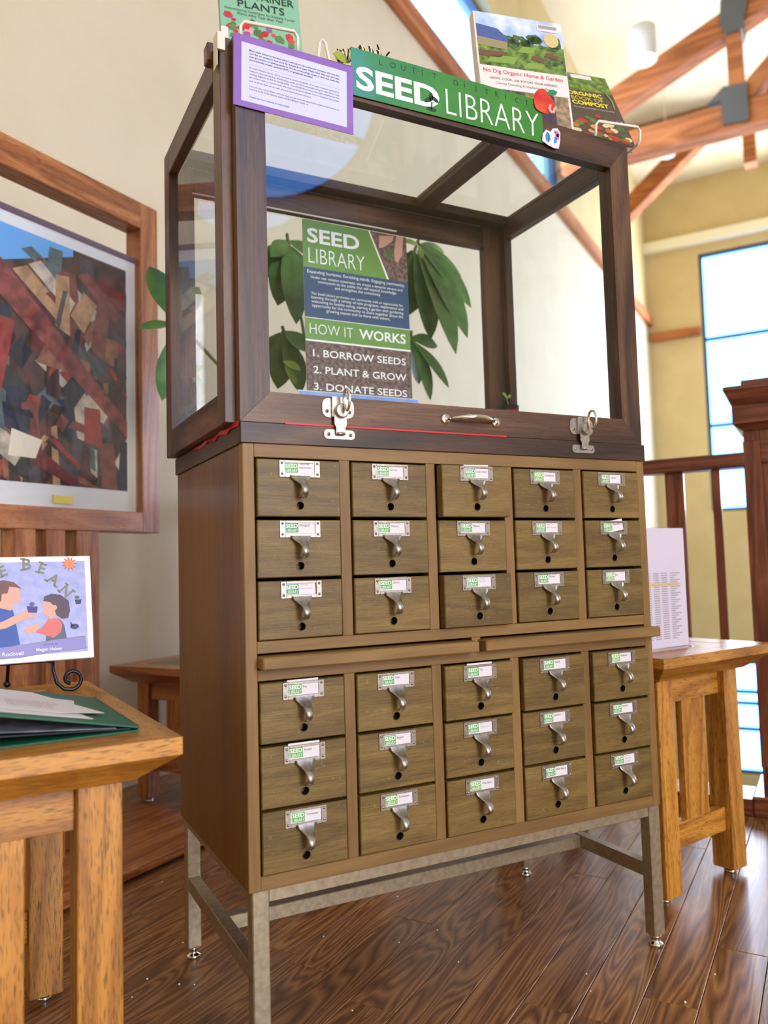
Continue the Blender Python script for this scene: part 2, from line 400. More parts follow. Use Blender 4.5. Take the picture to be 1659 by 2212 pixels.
ws.add([(p[0], yy, p[1]) for yy in (-6.0, -6.2) for p in inner], [(k, (k+1) % nn, nn+(k+1) % nn, nn+k) for k in range(nn)], CREAM)
struct(ws.build('wall_side', None, None, RROT))
window('window_3', -6.13, -6.06, SB0, SB1, SZ0, SZ1, (9.3,), (2.2,), 'c')
window('window_6', -6.13, -6.06, NB0, NB1, SZ0, SZ1, (-2.9,), (2.2,), 'c')  # unseen window, added as the opening for the frontal fill
rw = MB()
rw.tube([(RC+(RR-.03)*math.cos(2*PI*k/40), -6.1, RZC+(RR-.03)*math.sin(2*PI*k/40)) for k in range(40)], .05, WFR, 8, True)
for a in (PI/2, PI/2+2*PI/3, PI/2-2*PI/3): rw.tube([(RC, -6.1, RZC), (RC+RR*math.cos(a), -6.1, RZC+RR*math.sin(a))], .04, WFR, 8)
struct(rw.build('window_4', None, None, RROT))
window('window_5', 1.52, 1.58, 3.3, 7.1, 4.42, 5.40, (5.2,), (), 'c')
rbox('wall_end', -4.4, -4.2, -6.2, 1.65, -.3, 6.6, CREAM)
rbox('ceiling', -4.4, 11.7, -6.2, 1.65, 6.42, 6.6, CEIL)
rbox('floor_lower', S_EDGE, 11.7, -6.2, 1.65, -3.4, -3.2, noisy('lower_carpet', (120, 108, 92), (136, 122, 104), 40, .9))
rbox('wall_landing', S_EDGE-.12, S_EDGE, -6.2, 1.45, -3.2, -.30, CREAM)

# roof timbers
def bar(mb, p0, p1, wd, dp, m, sdir):
    """timber of depth dp along s and width wd in the truss plane, from p0 to p1 given as (s, c, z)"""
    p0 = Vector(p0); p1 = Vector(p1); t = (p1-p0); ln = t.length; t.normalize(); n_ = Vector((1, 0, 0)).cross(t).normalized()
    vs = [p+n_*a*wd/2+Vector((1, 0, 0))*b*dp/2 for p in (p0, p1) for a in (-1, 1) for b in (-1, 1)]
    mb.add(vs, [(0, 1, 3, 2), (4, 6, 7, 5), (0, 4, 5, 1), (2, 3, 7, 6), (0, 2, 6, 4), (1, 5, 7, 3)], m)
PLATE = flat('steel_plate', (98, 98, 92), .5, .4)
def truss(name, s, pieces, plates, label):
    t = thing(name, label, 'truss', sc(s, 0, 0), RZ); t['kind'] = 'structure'
    for nm, p0, p1, wd in pieces:
        b = MB(); bar(b, (0,)+p0, (0,)+p1, wd, .20, beamwood('y'), 0); fixnormals(b.build(nm, t))
    for poly_ in plates:
        b = MB()
        b.prism(poly_, (-.13, 0, 0), (0, 1, 0), (0, 0, 1), (.26, 0, 0), PLATE); fixnormals(b.build('joint_plate', t))
    return t
truss('roof_truss', 7.0, [('tie_beam', (1.45, 4.85), (-5.9, 4.80), .25), ('rafter', (1.45, 5.10), (-1.9, 6.42), .22), ('king_post', (-.27, 5.75), (-.27, 4.9), .13), ('brace', (-.27, 4.95), (-1.3, 5.95), .14)],
      [[(-.18, 5.96), (-.36, 6.02), (-.40, 5.85), (-.35, 5.62), (-.20, 5.62), (-.16, 5.74)], [(-.13, 5.00), (-.02, 5.00), (-.16, 5.12), (-.36, 5.10), (-.36, 4.74), (-.14, 4.76)]],
      'nearer timber roof truss with king post and grey steel joint plates')
truss('roof_truss', 9.6, [('brace', (1.40, 5.25), (.35, 6.10), .22), ('king_post', (-.20, 6.42), (-.20, 5.55), .14), ('tie_beam', (1.45, 6.25), (-5.9, 6.25), .22)], [],
      'farther timber roof truss with a slanting wall brace')
# pendant lamp and sprinkler heads
pl = thing('pendant_lamp', 'white cylinder pendant lamp glowing below the ceiling beside the timber truss', 'lamp', sc(6.4, .455, 5.32))
MB().lathe([(.118, .0), (.122, .0), (.122, .30), (.03, .315), (.0, .315)], (0, 0, 0), flat('lamp_white', (214, 210, 196), .6), 'z', 28, True, False).build('lamp_shade', pl)
MB().lathe([(0.0, .012), (.116, .012)], (0, 0, 0), flat('lamp_glow', (255, 250, 240), .5, 0, 3.0), 'z', 28).build('diffuser', pl)
MB().tube([(0, 0, .31), (0, 0, 6.43-5.32)], .004, flat('lamp_white', None), 8).build('stem', pl)
ll = bpy.data.lights.new('pendant_light', 'POINT'); ll.energy = 5; ll.shadow_soft_size = .1; ll.color = (1, .95, .85)
lo = bpy.data.objects.new('pendant_light', ll); COL.objects.link(lo); lo.location = sc(6.4, .455, 5.25)
dl = thing('pendant_lamp', 'smaller white cylinder lamp under the tie beam near the wall brace', 'lamp', sc(8.6, .62, 5.45))
MB().lathe([(.085, 0), (.09, 0), (.09, .28), (.0, .29)], (0, 0, 0), flat('lamp_white', None), 'z', 20).build('lamp_shade', dl)
MB().lathe([(0, .01), (.083, .01)], (0, 0, 0), flat('lamp_glow', None), 'z', 20).build('diffuser', dl)
MB().tube([(0, 0, .285), (0, 0, 6.43-5.45)], .004, flat('lamp_white', None), 8).build('stem', dl)
for (s, c, lab) in ((6.0, .95, 'small grey ceiling sprinkler head closest to the clerestory windows'), (6.6, .30, 'small grey ceiling sprinkler head between pendant lamp and truss')):
    b = MB().lathe([(.05, 0), (.05, -.012), (.018, -.02), (.018, -.07), (.035, -.075), (0, -.08)], (0, 0, 0), flat('sprinkler_grey', (170, 165, 150), .5), 'z', 16)
    tag(b.build('ceiling_sprinkler', None, sc(s, c, 6.422)), lab, 'sprinkler', 'ceiling sprinklers')

# ------------------------------------------------------------------ railing with newel post
rl = thing('guard_railing', 'dark cherry guard railing with flat balusters and stout crowned newel post', 'railing', sc(1.65, .1, 0), RZ)
# local: x = s, y = c ; from newel (c = -0.545) to the cream wall
ly = lambda c: c-.1
MB().box(-.035, .035, ly(-.582), ly(1.448), 1.022, 1.066, cherry('y'), .004).build('top_rail', rl)
MB().box(-.035, .035, ly(-.582), ly(1.448), 0.0, .05, cherry('y'), .004).build('bottom_rail', rl)
pat = [(-.376, .055), (-.497, .024)]
c = -.376; k = 0; specs = []
while c < 1.40:
    specs.append((c, .055)); c += .121
    if c < 1.40: specs.append((c, .024)); c += .121
specs.append((-.497, .024))
bm_w = MB().box(-.010, .010, -.0275, .0275, .048, 1.024, cherry('z'), .002).build('baluster', rl, (0, ly(specs[0][0]), 0))
bm_n = MB().box(-.010, .010, -.012, .012, .048, 1.024, cherry('z'), .002).build('baluster', rl, (0, ly(-.497), 0))
for (c, wd) in specs[1:-1]: link_copy(bm_w if wd > .04 else bm_n, rl, (0, ly(c), 0))
def sq(mb, h0, h1, z0, z1, m):
    """square frustum, half widths h0 at z0 and h1 at z1"""
    vs = [(sx*h, sy*h, z) for h, z in ((h0, z0), (h1, z1)) for sx, sy in ((-1, -1), (1, -1), (1, 1), (-1, 1))]
    mb.add(vs, [(3, 2, 1, 0), (4, 5, 6, 7)]+[(i, (i+1) % 4, 4+(i+1) % 4, 4+i) for i in range(4)], m)
nwl = MB().box(-.112, .112, -.120, .120, .05, 1.15, cherry('z'), .003).build('newel_post', rl, (.10, ly(-.70), 0), None, None, 'stout newel post with stepped crown cap')
b = MB(); b.box(-.12, -.11, -.122, -.09, .14, 1.10, cherry('z'), .002); b.box(-.12, -.11, .075, .122, .14, 1.10, cherry('z'), .002); b.box(-.12, -.11, -.09, .075, 1.03, 1.10, cherry('y'), .002); b.build('panel_frame', nwl)
b = MB(); b.box(-.14, .14, -.15, .15, 0, .06, cherry('y'), .006); b.build('plinth', nwl)
b = MB(); sq(b, .122, .144, 1.132, 1.15, cherry('y')); b.box(-.145, .145, -.145, .145, 1.15, 1.205, cherry('y'), .002); b.build('collar', nwl)
b = MB(); sq(b, .145, .163, 1.205, 1.247, cherry('y')); b.box(-.165, .165, -.165, .165, 1.247, 1.262, cherry('y'), .003); b.box(-.118, .118, -.118, .118, 1.262, 1.285, cherry('y'), .003); b.build('crown_cap', nwl)

# ------------------------------------------------------------------ card catalogue
W, D = 0.84, 0.447
ST, DV = 0.0191, 0.0188
OW = (W-2*ST-4*DV)/5
ZBB, ZLB, ZLT, ZUB, ZUT, ZTB, ZTT = .2709, .2924, .5844, .6453, .9326, .9542, .9875
cc = thing('card_catalog', 'brown wooden library card catalogue with thirty small drawers on metal legs', 'cabinet', (W/2, D/2, 0))
SH = (W/2, D/2, 0)
def cpart(mb, name, label=None): return mb.build(name, cc, None, None, SH, label)
TH = .0175; FT = .020
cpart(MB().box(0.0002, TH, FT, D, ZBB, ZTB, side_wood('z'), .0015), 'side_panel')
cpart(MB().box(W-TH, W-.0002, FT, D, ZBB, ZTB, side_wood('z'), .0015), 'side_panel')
cpart(MB().box(TH, W-TH, D-.012, D, ZBB, ZTB, side_wood('x')), 'back_panel')
cpart(MB().box(TH, W-TH, .002, D-.012, ZTB-.012, ZTB, side_wood('x')), 'top_panel')
cpart(MB().box(TH, W-TH, .002, D-.012, ZBB, ZBB+.012, side_wood('x')), 'bottom_panel')
FT = .020
for (x0, x1) in ((0, ST), (W-ST, W)): cpart(MB().box(x0, x1, -.0015, FT, ZBB, ZTB, frame_wood('z'), .0012), 'stile')
for (z0, z1) in ((ZUT, ZTB), (.6265, ZUB), (ZLT, .602), (ZBB, ZLB)): cpart(MB().box(ST, W-ST, -.001, FT, z0, z1, frame_wood('x'), .0008), 'rail')
cpart(MB().box(.412, .430, -.001, FT, .602, .6265, frame_wood('z'), .0006), 'rail')
for i in range(4):
    x0 = ST+OW*(i+1)+DV*i
    for (z0, z1) in ((ZLB, ZLT), (ZUB, ZUT)): cpart(MB().box(x0, x0+DV, -.0006, FT, z0, z1, frame_wood('z'), .0008), 'divider')
cpart(MB().box(ST, W-ST, FT+.36, FT+.365, ZLB, ZUT, BLACK), 'shade_sheet')  # black sheet standing in for the shade inside the body
# pull-out shelves
for (x0, x1, py) in ((.019, .409, -.030), (.424, .838, -.028)):
    cpart(MB().box(x0, x1, py, .015, .6035, .6225, frame_wood('x'), .002).box(x0+.004, x1-.02, .015, .36, .606, .620, frame_wood('x')), 'pull_out_shelf')

# one drawer: front with finger-rod hole, tray behind it
DHU = (ZUT-ZUB)/3; DHL = (ZLT-ZLB)/3
def drawer_mesh(h):
    b = MB(); m_ = drawer_wood(); hw = OW/2-.0022; z0, z1 = -h+.0016, -.0034; ch = .0014; y0 = 0.0; th = .018; hx, hz, r = 0.0, -.0765, .0062
    ang = sorted({round(2*PI*k/24, 6) for k in range(24)} | {round(math.atan2(zz-hz, xx-hx) % (2*PI), 6) for xx in (-hw, hw) for zz in (z0, z1)})
    def edge(a, x0_, x1_, za, zb):
        ca, sa = math.cos(a), math.sin(a); t = 1e9
        if ca > 1e-9: t = min(t, (x1_-hx)/ca)
        if ca < -1e-9: t = min(t, (x0_-hx)/ca)
        if sa > 1e-9: t = min(t, (zb-hz)/sa)
        if sa < -1e-9: t = min(t, (za-hz)/sa)
        return hx+t*ca, hz+t*sa
    n = len(ang)
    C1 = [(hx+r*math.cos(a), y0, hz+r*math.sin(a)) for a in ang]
    E0 = [edge(a, -hw, hw, z0, z1) for a in ang]
    def inset(p): return (max(-hw+ch, min(hw-ch, p[0])), max(z0+ch, min(z1-ch, p[1])))
    E1 = [(inset(p)[0], y0, inset(p)[1]) for p in E0]; E2 = [(p[0], y0+ch, p[1]) for p in E0]; E3 = [(p[0], y0+th, p[1]) for p in E0]
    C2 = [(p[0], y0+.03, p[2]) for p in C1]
    vs = C1+E1+E2+E3+C2; q = lambda a, c: [(a*n+i, a*n+(i+1) % n, c*n+(i+1) % n, c*n+i) for i in range(n)]
    b.add(vs, q(0, 1)+q(1, 2)+q(2, 3), m_)
    b.add(C1+C2, q(0, 1)+[tuple(range(n, 2*n))], BLACK)  # hole lined black, the shade inside it put into the colour
    b.add([(-hw, th, z0), (hw, th, z0), (hw, th, z1), (-hw, th, z1)], [(0, 1, 2, 3)], m_)
    for sx in (-1, 1): b.box(sx*(hw-.004), sx*(hw-.012), th, .34, z0+.006, z0+.062, m_)
    b.box(-hw+.012, hw-.012, th, .34, z0+.006, z0+.012, m_)
    return b
def holder_mesh():
    """card frame with four screws and a curved finger pull"""
    b = MB(); hw, z1, z0, t = .0345, -.0045, -.0315, .0022
    fx, ft, fb = .0092, .0040, .0058      # frame bar widths
    for bx in ((-hw, -hw+fx, z0, z1), (hw-fx, hw, z0, z1), (-hw+fx, hw-fx, z1-ft, z1), (-hw+fx, hw-fx, z0, z0+fb)):
        b.box(bx[0], bx[1], -t, .0, bx[2], bx[3], NICKEL, .0005)
    for sx in (-1, 1):
        for zz in (z1-.0045, z0+.0052):
            b.lathe([(0, -t-.0012), (.0016, -t-.0010), (.0023, -t)], (sx*(hw-.0045), 0, zz), NICKEL, 'y', 10)
            b.box(sx*(hw-.0045)-.0013, sx*(hw-.0045)+.0013, -t-.0014, -t-.0011, zz-.0003, zz+.0003, INK)
    # pull: strip swept out and down, wide where it leaves the frame
    path = [(-.0016, z0+.003, .0330), (-.0032, z0-.002, .0290), (-.0068, z0-.0065, .0195), (-.0120, z0-.0105, .0138), (-.0172, z0-.0165, .0112), (-.0192, z0-.0235, .0102), (-.0178, z0-.0300, .0098), (-.0130, z0-.0350, .0094), (-.0075, z0-.0355, .0085)]
    rows = []; K = 7
    for i, (y, z, wd) in enumerate(path):
        wd *= .54; z = z0+(z-z0)*.95; y *= 1.45
        rows.append([(wd*(k/(K-1)*2-1), y+.0022*((k/(K-1)*2-1)**2)*(1 if i > 1 else 0), z) for k in range(K)])
    vs = [v for r in rows for v in r]+[(v[0]*.93, v[1]+.0014, v[2]+.0006) for r in rows for v in r]; n = len(path); o = n*K
    fs = []
    for i in range(n-1):
        for k in range(K-1):
            fs.append((i*K+k, (i+1)*K+k, (i+1)*K+k+1, i*K+k+1)); fs.append((o+i*K+k, o+i*K+k+1, o+(i+1)*K+k+1, o+(i+1)*K+k))
        fs.append((i*K, o+i*K, o+(i+1)*K, (i+1)*K)); fs.append((i*K+K-1, (i+1)*K+K-1, o+(i+1)*K+K-1, o+i*K+K-1))
    fs.append(tuple((n-1)*K+k for k in range(K))+tuple(o+(n-1)*K+k for k in range(K-1, -1, -1)))
    b.add(vs, fs, NICKEL, True)
    return b
def eyelet_mesh():
    b = MB(); pr = [(.0062, .004), (.0062, -.0004), (.0066, -.0010), (.0074, -.0008), (.0076, .0)]
    return b.lathe(pr, (0, 0, -.0765), flat('eyelet_brass', (120, 104, 76), .4, .8), 'y', 24, True, False)
NAMES = [['Growing\nInstruction', 'Carrot', 'Swiss Chard', 'Coneflower', 'Lettuce'],
         ['Marigold', 'Melons', 'Melons', 'Melon\nSweet Sensation', 'Milkweed'],
         ['Bunching\nOnion Parade', 'Onion', 'Pak Choi\nToy Choy', 'Parsley', 'Pea'],
         ['Pea', 'Peas', 'Pea', 'Radish', 'Radishes'],
         ['Radish', 'Radish', 'Radish\nChinese Giant', 'Spinach', 'Squash'],
         ['Tomatoes', 'Tomatoes', 'Wax Bean', 'Wax Beans', 'Tomato\nYellow Pear\nHeirloom']]
FAINT = flat('print_faint', (165, 160, 165), .6)
DARKG = flat('print_green_dark', (44, 140, 84), .5)
LIMEG = flat('print_green_lime', (110, 178, 62), .5)
OUT = {(0, 2): .016, (2, 2): .012, (0, 0): .003, (3, 3): .006, (3, 2): .005, (3, 4): .005, (4, 4): .003}
protos = {}
for r in range(6):
    for c in range(5):
        upq = r < 3; h = DHU if upq else DHL
        zt = (ZUT-r*DHU) if upq else (ZLT-(r-3)*DHL)
        xc = ST+OW/2+c*(OW+DV); yf = -.005-OUT.get((r, c), 0)
        loc = (xc-W/2, yf-D/2, zt)
        if upq not in protos:
            dr = drawer_mesh(h).build('drawer', cc, loc); fixnormals(dr)
            hd = holder_mesh().build('card_holder', dr); ey = eyelet_mesh().build('rod_eyelet', dr); fixnormals(hd); fixnormals(ey)
            protos[upq] = (dr, hd, ey)
        else:
            p = protos[upq]; dr = link_copy(p[0], cc, loc); link_copy(p[1], dr); link_copy(p[2], dr)
        rs = random.Random(r*11+c)
        # paper card in its frame
        b = MB(); tilt = math.radians(9 if (r, c) == (1, 4) else rs.uniform(-.8, 1.2)); dx = rs.uniform(-.002, .0005); dz = rs.uniform(-.0006, .001)
        ax = Vector((math.cos(tilt), 0, math.sin(tilt))); ay = Vector((-math.sin(tilt), 0, math.cos(tilt)))
        cx0, cz0, cw, ch_ = -.0263+dx, -.0276+dz, .052, .022
        if (r, c) in ((0, 2), (4, 0), (3, 0), (3, 2)): ch_ = .0255
        if (r, c) == (1, 4): cz0 -= .001
        org = Vector((cx0, -.0008, cz0))
        b.prism([(0, 0), (cw, 0), (cw, ch_), (0, ch_)], org, ax, ay, (0, .0004, 0), PAPER)
        b.build('label_card', dr)
        b = MB(); o2 = org+Vector((0, -.00012, 0)); o3 = org+Vector((0, -.00022, 0))
        gm = [GREENP, DARKG, LIMEG][rs.choice((0, 0, 0, 1, 2))]
        b.poly([(.0025, .0032), (.0238, .0032), (.0238, .0182), (.0025, .0182)], o2, ax, ay, gm)
        b.text('SEED', o3, ax, ay, .0032, .0106, WHITEP, .0066, .0196, .02, fit=True)
        b.text('LIBRARY', o3, ax, ay, .0034, .0040, WHITEP, .0052, .0196, -.004, fit=True)
        lines = NAMES[r][c].split('\n'); mk = FAINT if (len(lines) > 1 and (r, c) != (0, 0)) else INK
        hh = .0026 if len(lines) > 1 and (r, c) != (0, 0) else .0036
        for i, tx in enumerate(lines):
            tg = textgeo(tx); hgt = hh if (r, c) != (0, 0) else .0035
            wd = tg[2]*hgt/.75
            if wd > .0225: hgt *= .0225/wd
            hgt *= tg[3]/.75
            b.text(tx, o3, ax, ay, .0265, .0118-.0052*i+(.0032 if len(lines) > 1 else 0)-(max(0, tg[3]-.75)*hgt if False else 0), mk, hgt)
        b.build('label_lettering', dr)
# metal stand
LG = .027
def leg(x0, y0):
    o = cpart(MB().box(x0, x0+LG, y0, y0+LG, .022, ZBB+.004, STEEL, .0018), 'leg')
    MB().lathe([(0, .0), (.013, .0), (.0145, .003), (.0135, .007), (.009, .009), (.0085, .016), (.0105, .017), (.0105, .0205), (.006, .021), (.006, .026)], (x0+LG/2-SH[0], y0+LG/2-SH[1], 0), CHROME, 'z', 18).build('glider', o)
    return o
for (x0, y0) in ((-.0005+.006, .001), (W-LG-.0005, .001), (.0055, D-LG-.001), (W-LG-.0005, D-LG-.001)): leg(x0, y0)
for y0 in (.0035, D-.0255): cpart(MB().box(.0325, W-.0275, y0, y0+.022, ZBB-.0195, ZBB+.0005, STEEL, .0012), 'stand_rail')
for x0 in (.008, W-.025): cpart(MB().box(x0, x0+.022, .028, D-.028, .130, .157, STEEL, .0012), 'stand_stretcher')
cpart(MB().box(.030, W-.025, .212, .234, .131, .156, STEEL, .0012), 'stand_stretcher')
for x0 in (.008, W-.025): cpart(MB().box(x0, x0+.022, .028, D-.028, ZBB-.0195, ZBB+.0005, STEEL, .0012), 'stand_rail')

# ------------------------------------------------------------------ glass display case on top
HT = 1.625; HX0, HX1, HY0, HY1 = -.020, W, .0225, .452
dc = thing('display_case', 'dark walnut framed glass display case latched on top of the card catalogue', 'display case', (W/2, D/2, ZTB))
SHC = (W/2, D/2, ZTB)
def dpart(mb, name, parent=None, label=None):
    o = mb.build(name, parent or dc, None, None, SHC, label); return o
# base trim
dpart(MB().box(-.003, W+.003, -.004, .020, ZTB, ZTT, walnut('x'), .001), 'base_trim')
dpart(MB().box(-.003, .016, .020, HY1, ZTB, ZTT, walnut('y'), .001), 'base_trim')
dpart(MB().box(W-.016, W+.003, .020, HY1, ZTB, ZTT, walnut('y'), .001), 'base_trim')
dpart(MB().box(.016, W-.016, HY1-.02, HY1, ZTB, ZTT, walnut('x'), .001), 'base_trim')
dpart(MB().box(.016, W-.016, .020, HY1-.02, ZTT-.014, ZTT-.002, walnut('x')), 'case_floor')
ZH = ZTT+.0015
PW = .043
# side frames (left stands proud of the trim)
for (x0, x1) in ((HX0, HX0+.022), (HX1-.022, HX1)):
    for (y0, y1) in ((HY0, HY0+PW), (HY1-PW, HY1)): dpart(MB().box(x0, x1, y0, y1, ZH, HT, walnut('z'), .0012), 'side_post')
    dpart(MB().box(x0, x1, HY0+PW, HY1-PW, ZH, ZH+.052, walnut('y'), .0012), 'side_rail')
    dpart(MB().box(x0, x1, HY0+PW, HY1-PW, HT-.052, HT, walnut('y'), .0012), 'side_rail')
    xm = (x0+x1)/2
    dpart(MB().box(xm-.0015, xm+.0015, HY0+PW-.004, HY1-PW+.004, ZH+.048, HT-.048, GLASS), 'side_glass')
# back frame
XI0, XI1 = HX0+.022, HX1-.022
for (x0, x1) in ((XI0, XI0+.035), (XI1-.050, XI1)): dpart(MB().box(x0, x1, HY1-.024, HY1-.002, ZH, HT, walnut('z'), .0012), 'back_post')
dpart(MB().box(XI0+.035, XI1-.050, HY1-.024, HY1-.002, HT-.075, HT, walnut('x'), .0012), 'back_rail')
dpart(MB().box(XI0+.035, XI1-.050, HY1-.024, HY1-.002, ZH, ZH+.045, walnut('x'), .0012), 'back_rail')
dpart(MB().box(XI0+.033, XI1-.048, HY1-.014, HY1-.011, ZH+.043, HT-.073, GLASS), 'back_glass')
STRIP = flat('white_strip', (236, 232, 220), .4)
dpart(MB().box(XI0+.02, XI1-.06, HY1-.027, HY1-.0242, HT-.022, HT-.019, STRIP), 'edge_strip')
dpart(MB().box(XI0+.03, XI1-.30, HY1-.027, HY1-.0242, HT-.078, HT-.075, STRIP), 'edge_strip')
# top frame
dpart(MB().box(XI0, XI1, HY0, HY0+.040, HT-.022, HT, walnut('x'), .0012), 'top_rail')
dpart(MB().box(XI0, XI1, HY1-.060, HY1-.024, HT-.022, HT, walnut('x'), .0012), 'top_rail')
dpart(MB().box(.555, .600, HY0+.040, HY1-.060, HT-.022, HT, walnut('y'), .0012), 'top_bar')
for (x0, x1) in ((XI0, .555), (.600, XI1)): dpart(MB().box(x0, x1, HY0+.036, HY1-.056, HT-.012, HT-.009, GLASS), 'top_glass')
dpart(MB().box(-.030, .012, .060, .085, HT-.02, HT+.012, walnut('x'), .002), 'corner_block')
# front door with mitred frame
DZ0, DZ1, DX0, DX1, FW = ZTT+.001, HT-.004, -.002, W-.001, .0495
def door_member(p, nm, ax):
    b = MB(); b.prism(p, (0, -.0005, 0), X_, Z_, (0, .0215, 0), walnut(ax)); o = dpart(b, nm, None); fixnormals(o); return o
door = thing('front_door', '', ''); del door['label']; del door['category']; door.parent = dc
door.location = (DX0-SHC[0], -SHC[1], DZ0-SHC[2])
SHD = (DX0, 0, DZ0)
def frpart(mb, name, label=None):
    o = mb.build(name, door, None, None, SHD, label); fixnormals(o); return o
g = .0003
for nm, ax, p in (('door_rail', 'x', [(DX0+g, DZ0), (DX1-g, DZ0), (DX1-FW-g, DZ0+FW), (DX0+FW+g, DZ0+FW)]), ('door_rail', 'x', [(DX0+FW+g, DZ1-.060), (DX1-FW-g, DZ1-.060), (DX1-g, DZ1), (DX0+g, DZ1)]),
                  ('door_stile', 'z', [(DX0, DZ0+g), (DX0+FW, DZ0+FW+g), (DX0+FW, DZ1-.060-g), (DX0, DZ1-g)]), ('door_stile', 'z', [(DX1-FW, DZ0+FW+g), (DX1, DZ0+g), (DX1, DZ1-g), (DX1-FW, DZ1-.060-g)])):
    frpart(MB().prism(p, (0, -.0005, 0), X_, Z_, (0, .0215, 0), walnut(ax)), nm)
frpart(MB().box(DX0+FW-.003, DX1-FW+.003, .010, .013, DZ0+FW-.003, DZ1-.057, GLASS), 'door_glass')
# latches
def latch(x, z):
    b = MB()
    up_ = rrect(x-.0285, z+.002, x+.0285, z+.034, .011)
    b.prism([(p[0], p[1]) for p in up_], (0, -.0028, 0), X_, Z_, (0, .0028, 0), NICKEL)
    b.prism([(x-.013, z+.003), (x+.013, z+.003), (x+.013, z+.036), (x-.013, z+.036)], (0, -.0085, 0), X_, Z_, (0, .006, 0), NICKEL)
    b.prism(rrect(x-.0275, z-.034, x+.0275, z-.0185, .006), (0, -.0060, 0), X_, Z_, (0, .002, 0), NICKEL)
    b.lathe([(0, -.019), (.0105, -.019), (.0118, -.0175), (.0118, -.0085)], (x+.001, 0, z+.012), NICKEL, 'y', 24, False)
    b.prism([(x-.011, z+.010), (x+.011, z+.010), (x+.011, z-.010), (x+.008, z-.016), (x+.0085, z-.025), (x-.0085, z-.025), (x-.008, z-.016), (x-.011, z-.010)], (0, -.0115, 0), X_, Z_, (0, .002, 0), NICKEL)
    b.tube([(x-.0075, -.0105, z-.0255), (x+.0075, -.0105, z-.0255)], .0024, NICKEL, 10)
    for sx, zz in ((-.0205, .0125), (.0205, .0125), (-.0195, -.0265), (.0195, -.0265)):
        b.lathe([(0, -.0078 if zz < 0 else -.0046), (.0028, -.0072 if zz < 0 else -.004), (.0034, -.0058 if zz < 0 else -.0026)], (x+sx, 0, z+zz), CHROME, 'y', 12)
        yy = -.0080 if zz < 0 else -.0048
        b.box(x+sx-.0018, x+sx+.0018, yy, yy+.0004, z+zz-.0004, z+zz+.0004, INK); b.box(x+sx-.0004, x+sx+.0004, yy, yy+.0004, z+zz-.0018, z+zz+.0018, INK)
    o = frpart(b, 'latch', 'nickel draw latch')
    rb = MB(); pts = []
    for k in range(17):
        a = PI*(.5+k/16); 
        pts.append((x+.002+.0015*k/16, -.020-.011+.011*math.cos(2*PI*k/16), z+.027+.0175*math.sin(2*PI*k/16)))
    rb.tube(pts[:-1], .0022, CHROME, 8, True)
    frpart(rb, 'latch_ring', 'wire thumb ring')
latch(.1645, 1.0005); latch(.681, .9985)
# handle
hb = MB(); hz = 1.0135
for hx in (.3725, .480):
    hb.lathe([(0, -.006), (.0035, -.006), (.0048, -.0035), (.0075, -.0045), (.0088, -.003), (.0098, -.0005)], (hx, 0, hz), CHROME, 'y', 24)
pts = []; rr = []
for k in range(17):
    t = k/16; pts.append((.3790+(.4735-.3790)*t, -.006-.021*math.sin(PI*t)**.7, hz+.002*math.sin(PI*t))); rr.append(.0030+.0020*math.sin(PI*t))
hb.tube(pts, rr, CHROME, 12)
frpart(hb, 'door_handle', 'polished chrome bow handle')
# red ribbon pinched under the case
rb = MB(); RED = flat('ribbon_red', (206, 24, 30), .45)
rb.box(.07, .50, -.0058, -.0012, ZTT-.001, ZTT+.0018, RED)
vs = []; fs = []
npt = 14
for k in range(npt):
    t = k/(npt-1); y = .0+.30*t; z = ZTT+.004-.003*t+.002*math.sin(k*1.7); hgt = .0065*(1-t*.5)+.0018*math.sin(k*2.3)
    vs += [(-.0245-.0012*math.sin(k*1.1), y, z-hgt), (-.0245+.001*math.cos(k), y, z+hgt*.2)]
    if k: fs.append((2*k-2, 2*k, 2*k+1, 2*k-1))
vs = [(v[0]+.0195, v[1], v[2]-.0045) for v in vs]
n0 = len(vs); vs += [(v[0]+.0014, v[1], v[2]) for v in vs[:n0]]
fs += [tuple(i+n0 for i in f)[::-1] for f in fs]
rb.add(vs, fs, RED)
tag(rb.build('ribbon', None, (.07, 0, ZTT), None, (.07, 0, ZTT)), 'thin red ribbon pinched between the display case and its base trim', 'ribbon')

# ------------------------------------------------------------------ things inside the case
def sheet(name, label, cat, bl, br, tl, th=.001, base=None, edge=None):
    """flat thing: empty-free frame spanned by lower-left, lower-right and upper-left corners -> (object, ax, ay, w, h, normal)"""
    bl, br, tl = Vector(bl), Vector(br), Vector(tl)
    ax = (br-bl); wd = ax.length; ax.normalize(); ay = tl-bl; ay -= ax*ay.dot(ax); ht = ay.length; ay.normalize(); n = ax.cross(ay)
    return ax, ay, wd, ht, n
def panel(name, label, cat, bl, br, tl, th, m, group=None):
    """root mesh is the board itself with local x = width, z = height, y = depth behind the face"""
    ax, ay, wd, ht, n = sheet(name, label, cat, bl, br, tl)
    o = MB().box(0, wd, 0, th, 0, ht, m).build(name)
    M = Matrix((ax, -n, ay)).transposed().to_4x4(); M.translation = Vector(bl); o.matrix_world = M
    tag(o, label, cat, group)
    return o, wd, ht
def pr(b, poly_, lay, m): b.poly(poly_, (0, -.0002*lay, 0), X_, Z_, m)
def rect(b, x0, z0, x1, z1, lay, m): pr(b, [(x0, z0), (x1, z0), (x1, z1), (x0, z1)], lay, m)
def txt(b, s_, x, z, lay, m, **kw): b.text(s_, (0, -.0002*lay, 0), X_, Z_, x, z, m, **kw)

